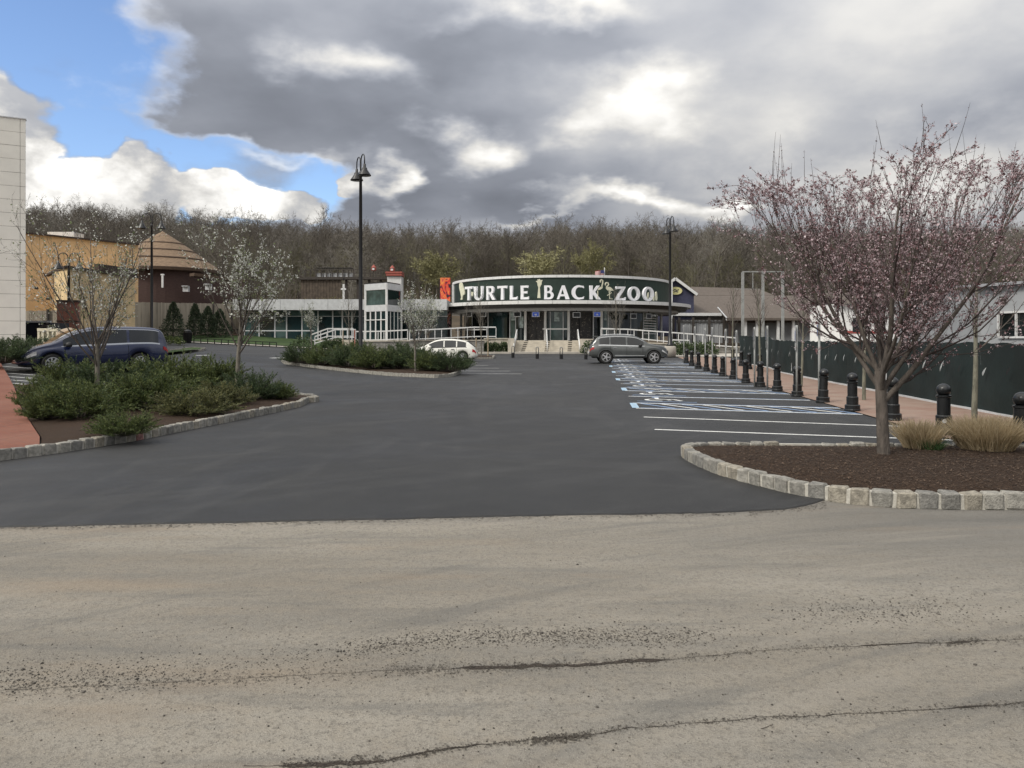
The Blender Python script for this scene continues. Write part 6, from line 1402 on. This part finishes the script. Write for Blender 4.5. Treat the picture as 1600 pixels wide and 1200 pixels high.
WAG = dict(L=4.45, W=1.80, sill=.22, cabin=.50, tumble=.16, wheels=[(.86,.325),(3.46,.325)], spokes=7,
    top=[(0,.52),(.02,.82),(.12,.96),(.50,1.26),(.80,1.38),(1.4,1.475),(2.2,1.48),(2.7,1.38),(3.2,1.10),(3.45,.97),(4.0,.90),(4.3,.76),(4.43,.60),(4.45,.45)],
    belt=[(0,.50),(.05,.80),(.5,.94),(1.5,.93),(2.6,.90),(3.4,.86),(4.0,.80),(4.45,.44)], plan=[(0,.78),(.2,.92),(.8,1.0),(3.4,1.0),(4.1,.92),(4.4,.70),(4.45,.6)],
    windows=[(.66,1.22),(1.30,2.02),(2.10,3.02)], doors=[1.26,2.06,3.0], handles=[1.5,2.3], mirror=2.95, tail=(.02,.26,.66,1.0), head=(4.05,4.35,.68,.98), strip=None, shield=(2.62,3.32), rearglass=(.12,.50), spoiler=(.74,1.37), trim=M_plast, mirror_m=mat('white car paint', (.70,.69,.63), .3, .04, 3, coat=1.0))
pw = gp(697, 565.2); car('white_wagon', 'white hatchback parked behind the middle juniper island', 'car', (pw.x-.2, pw.y, pw.z), R(178), WAG, MATS['white car paint'])
# ------------------------------------------------------------------ lamps, bollards, posts and small things
def twin_lamp(label, px, Y, ztop, ang, z0=None, concrete=False, s=1.0):
    x = (px-800)*Y/F; z0 = G(x,Y)+.05 if z0 is None else z0; r = thing('street_lamp', label, 'street lamp', (x,Y,z0), ang, 'black twin-arm street lamps'); h = (ztop-z0); hp = h-1.05*s; b = .0
    if concrete: b = .78; MB().lathe([(.42,0),(.42,b-.06),(.38,b)], 20).build('concrete_base', M_conc, r, True)
    MB().lathe([(.24*s,b-.1),(.24*s,b+.12),(.17*s,b+.2),(.15*s,b+.9),(.105*s,b+1.0),(.10*s,hp*.5),(.075*s,hp),(.09*s,hp+.02),(.09*s,hp+.12),(.03*s,hp+.25)], 14).build('pole', M_black, r, True)
    for sg in (-1,1):
        pts = [(0,0,hp-.1)]+[(sg*.06*s,0,hp+.35*s)]+[(sg*s*(.37-.31*math.cos(t)),0,hp+(.70+.30*math.sin(t))*s) for t in np.linspace(0,math.pi,9)]+[(sg*.68*s,0,hp+.42*s)]
        MB().tube(pts, .032*s, 8).build('arm', M_black, r, True)
        sh = MB().lathe([(.34*s,-.16*s),(.33*s,-.12*s),(.15*s,.14*s),(.13*s,.24*s),(.08*s,.27*s),(.07*s,.42*s),(.04*s,.46*s)], 18, (sg*.68*s,0,hp)).build('lamp_shade', M_black, r, True)
        MB().lathe([(.30*s,-.155*s),(.26*s,-.12*s)], 18, (sg*.68*s,0,hp)).build('lens', mat('frosted lamp lens', (.55,.55,.52), .4, .05), sh)
twin_lamp('tall black twin-arm lamp on the middle juniper island', 563.5, 40, 11.25, R(118))
twin_lamp('black twin-arm lamp in front of the round thatched house', 237, 57, 11.05, R(8))
twin_lamp('black twin-arm lamp on a white concrete base behind the grey SUV', 1047, 57, 10.75, R(100), concrete=True)
twin_lamp('short black twin-arm lamp in front of the ochre building, behind the blossoming tree', 107.5, 49, 7.2, R(10), s=.9)
# bollards
M_boll = mat('glossy black bollard paint', (.010,.011,.012), .28, .2, 8, .1, 60)
bprof = [(.165,-.02),(.165,.145),(.150,.16),(.128,.165),(.128,.33),(.118,.345),(.106,.35),(.104,.645),(.122,.655),(.122,.685),(.098,.695)]
bmesh_ = MB().lathe(bprof, 20).mesh('shaft', M_boll, False); cap_ = MB().lathe([(.070,.69),(.098,.715)]+[(.118*math.cos(R(a)),.775+.112*math.sin(R(a))) for a in range(-30,91,12)], 20).mesh('ball_cap', M_boll, True)
base_ = MB().lathe([(.172,-.02),(.172,.05),(.166,.06)], 20).mesh('base_flange', M_boll, False)
BOL = [(1596,708),(1475,680),(1395,658),(1332,643),(1285.6,629.5),(1246,619.5),(1214.6,611),(1188,604),(1165.4,598),(1146,592),(1129.4,587),(1116.4,583),(1104,579.3),(1091.6,575.6),(1081,571.5),(1072.6,567.8)]
for i, (px, py) in enumerate(BOL):
    p = gp(px, py); p.x += .0; r = thing('bollard', ('nearest' if i == 0 else ORD[i]+' nearest' if i < 15 else 'farthest')+' black ball-topped bollard in the row along the bays', 'bollard', p, i*.4, 'black bollards along the parking bays')
    r.rotation_euler = (random.gauss(0,.012), random.gauss(0,.012), i*.4); link('shaft', bmesh_, r); link('ball_cap', cap_, r); link('base_flange', base_, r)
    if i == 1: MB().lathe([(.035,0),(.035,.003)], 16, (0,0,0), Matrix.Rotation(-i*.4-R(25), 4, 'Z') @ Matrix.Translation((0,-.1285,.25)) @ Matrix.Rotation(R(90), 4, 'X')).build('emblem', M_alu, r)
for i, (px, py) in enumerate(((1198,580.5),(1181,577.5),(1168,572.5),(1154,567.5))):
    p = gp(px, py); p.x -= .35; r = thing('bollard', ('nearest','second','third','farthest')[i]+' black bollard of the short row beside the far fence screen', 'bollard', p, i, 'black bollards by the fence screen'); link('shaft', bmesh_, r); link('ball_cap', cap_, r); link('base_flange', base_, r)
# sign posts, plates seen edge-on
M_galv = mat('galvanised steel', (.34,.35,.34)); ua = math.atan2(U.y, U.x)
for i, (px, py, tp) in enumerate(((1280,629,498),(1245,620,508),(1199,609,509),(1179,604,511),(1151,594,516),(1134,588,514),(1113,583,511),(1102,579,513),(1086,576,510),(1068.6,567.5,508))):
    p = gp(px, py); h = (py-tp)*p.y/F; r = thing('sign_post', ('nearest' if i == 0 else ORD[i]+' nearest' if i < 9 else 'farthest')+' thin steel sign post at the head of the disabled bays', 'sign post', p, ua, 'sign posts along the disabled bays')
    MB().tube([(0,0,-.05),(0,0,h)], .030, 8).build('post', M_galv, r, True); pl = MB().bx(-.045,-.04,-.15,.15,h-.47,h-.02).build('sign_plate', M_alu, r); MB().bx(-.049,-.046,-.13,.13,h-.44,h-.16).build('blue_field', mat('sign blue', (.02,.08,.30), .5, .1), pl)
    if i in (1,2,3): MB().bx(-.045,-.04,-.15,.15,h-.72,h-.50).build('fine_plate', M_alu, r)
# young tree stakes
for px, top, Y, lab in ((744,529,56.5,'wooden stake left of the bare tree behind the white car'),(762.5,525,56,'wooden stake right of the bare tree behind the white car'),(536,517,60,'wooden stake left of the sapling by the tall lamp post'),(554.5,516,60.2,'reddish stake right of the sapling by the tall lamp post')):
    x = (px-800)*Y/F; r = thing('tree_stake', lab, 'stake', (x,Y,G(x,Y)), 0, 'young tree stakes'); m = mat('stake wood', (.30,.24,.16), .9, .2) if 'reddish' not in lab else mat('reddish stake', (.38,.16,.12), .9, .2)
    zt = at(0,Y,top).z-G(x,Y); MB().tube([(0,0,-.1),(0,0,zt),(0,0,zt+.06)], [.045,.045,.02], 8).build('shaft', m, r); MB().tube([(0,0,zt*.8),(.2,0,zt*.8)], .012, 5).build('tie', M_black, r)
# litter bin and hoop edging by the lawn
p = at(293, 64.2); p.z = G(p.x,64.2)+.05; r = thing('litter_bin', 'black litter bin on the path by the lawn', 'bin', p); MB().lathe([(.26,0),(.30,.05),(.33,.80),(.35,.85),(.33,.88)], 16).build('body', M_black, r, True); MB().lathe([(.33,.885),(.26,1.0),(.10,1.05)], 16).build('lid', M_black, r, True)
for i in range(18): a = i/18*2*math.pi; MB().bar((.31*math.cos(a),.31*math.sin(a),.06),(.345*math.cos(a),.345*math.sin(a),.8),.03,.015).build('slat', M_black, r)
p0, p1 = at(303, 64.4), at(432, 64.4); r = thing('edging_fence', 'low black hoop edging along the front of the lawn', 'fence', (p0.x,64.4,G(p0.x,64.4)))
n = 12
for i in range(n+1):
    x = p0.x+(p1.x-p0.x)*i/n; part('post', MB().bx(x-.03,x+.03,64.37,64.43,G(x,64.4),G(x,64.4)+.38), M_black, r)
    if i < n: x2 = p0.x+(p1.x-p0.x)*(i+1)/n; part('rail', MB().bar((x,64.4,G(x,64.4)+.40),(x2,64.4,G(x2,64.4)+.40),.05,.05), M_black, r)
# mulch chips that lie loose on the right bed
def chips():
    g = random.Random(8); V, Fc = [], []
    poly = [Vector((p.x,p.y)) for p in RK]
    def inside(x, y):
        c = False
        for a, b in zip(poly, poly[1:]+poly[:1]):
            if (a.y > y) != (b.y > y) and x < (b.x-a.x)*(y-a.y)/(b.y-a.y)+a.x: c = not c
        return c
    k_ = 0
    while k_ < 9000:
        x, y = g.uniform(2.5,8), g.uniform(7.6,12.3)
        if not inside(x, y): continue
        d = min((Vector((x,y))-(a+(b-a)*max(0,min(1,(Vector((x,y))-a).dot(b-a)/max((b-a).length_squared,1e-9))))).length for a, b in zip(poly, poly[1:]))
        if d < .09: continue
        k_ += 1; z = .105+.05*ss(0,.8,d)+.012; a = g.uniform(0,6.28); L = g.uniform(.006,.024); w = g.uniform(.002,.006); t = g.uniform(-.5,.5); ca, sa = math.cos(a), math.sin(a); o = len(V)
        for u, v in ((-L,-w),(L,-w),(L,w),(-L,w)): V.append((x+u*ca-v*sa, y+u*sa+v*ca, z+u*t*.5+g.uniform(0,.004)))
        Fc.append((o,o+1,o+2,o+3))
    kind(link('mulch_chips', npmesh('mulch_chips', V, Fc, mat('bark chips', (.020,.013,.009), .95, .2, 4, island=1, island_col=(.125,.082,.052)))), 'stuff')
chips()
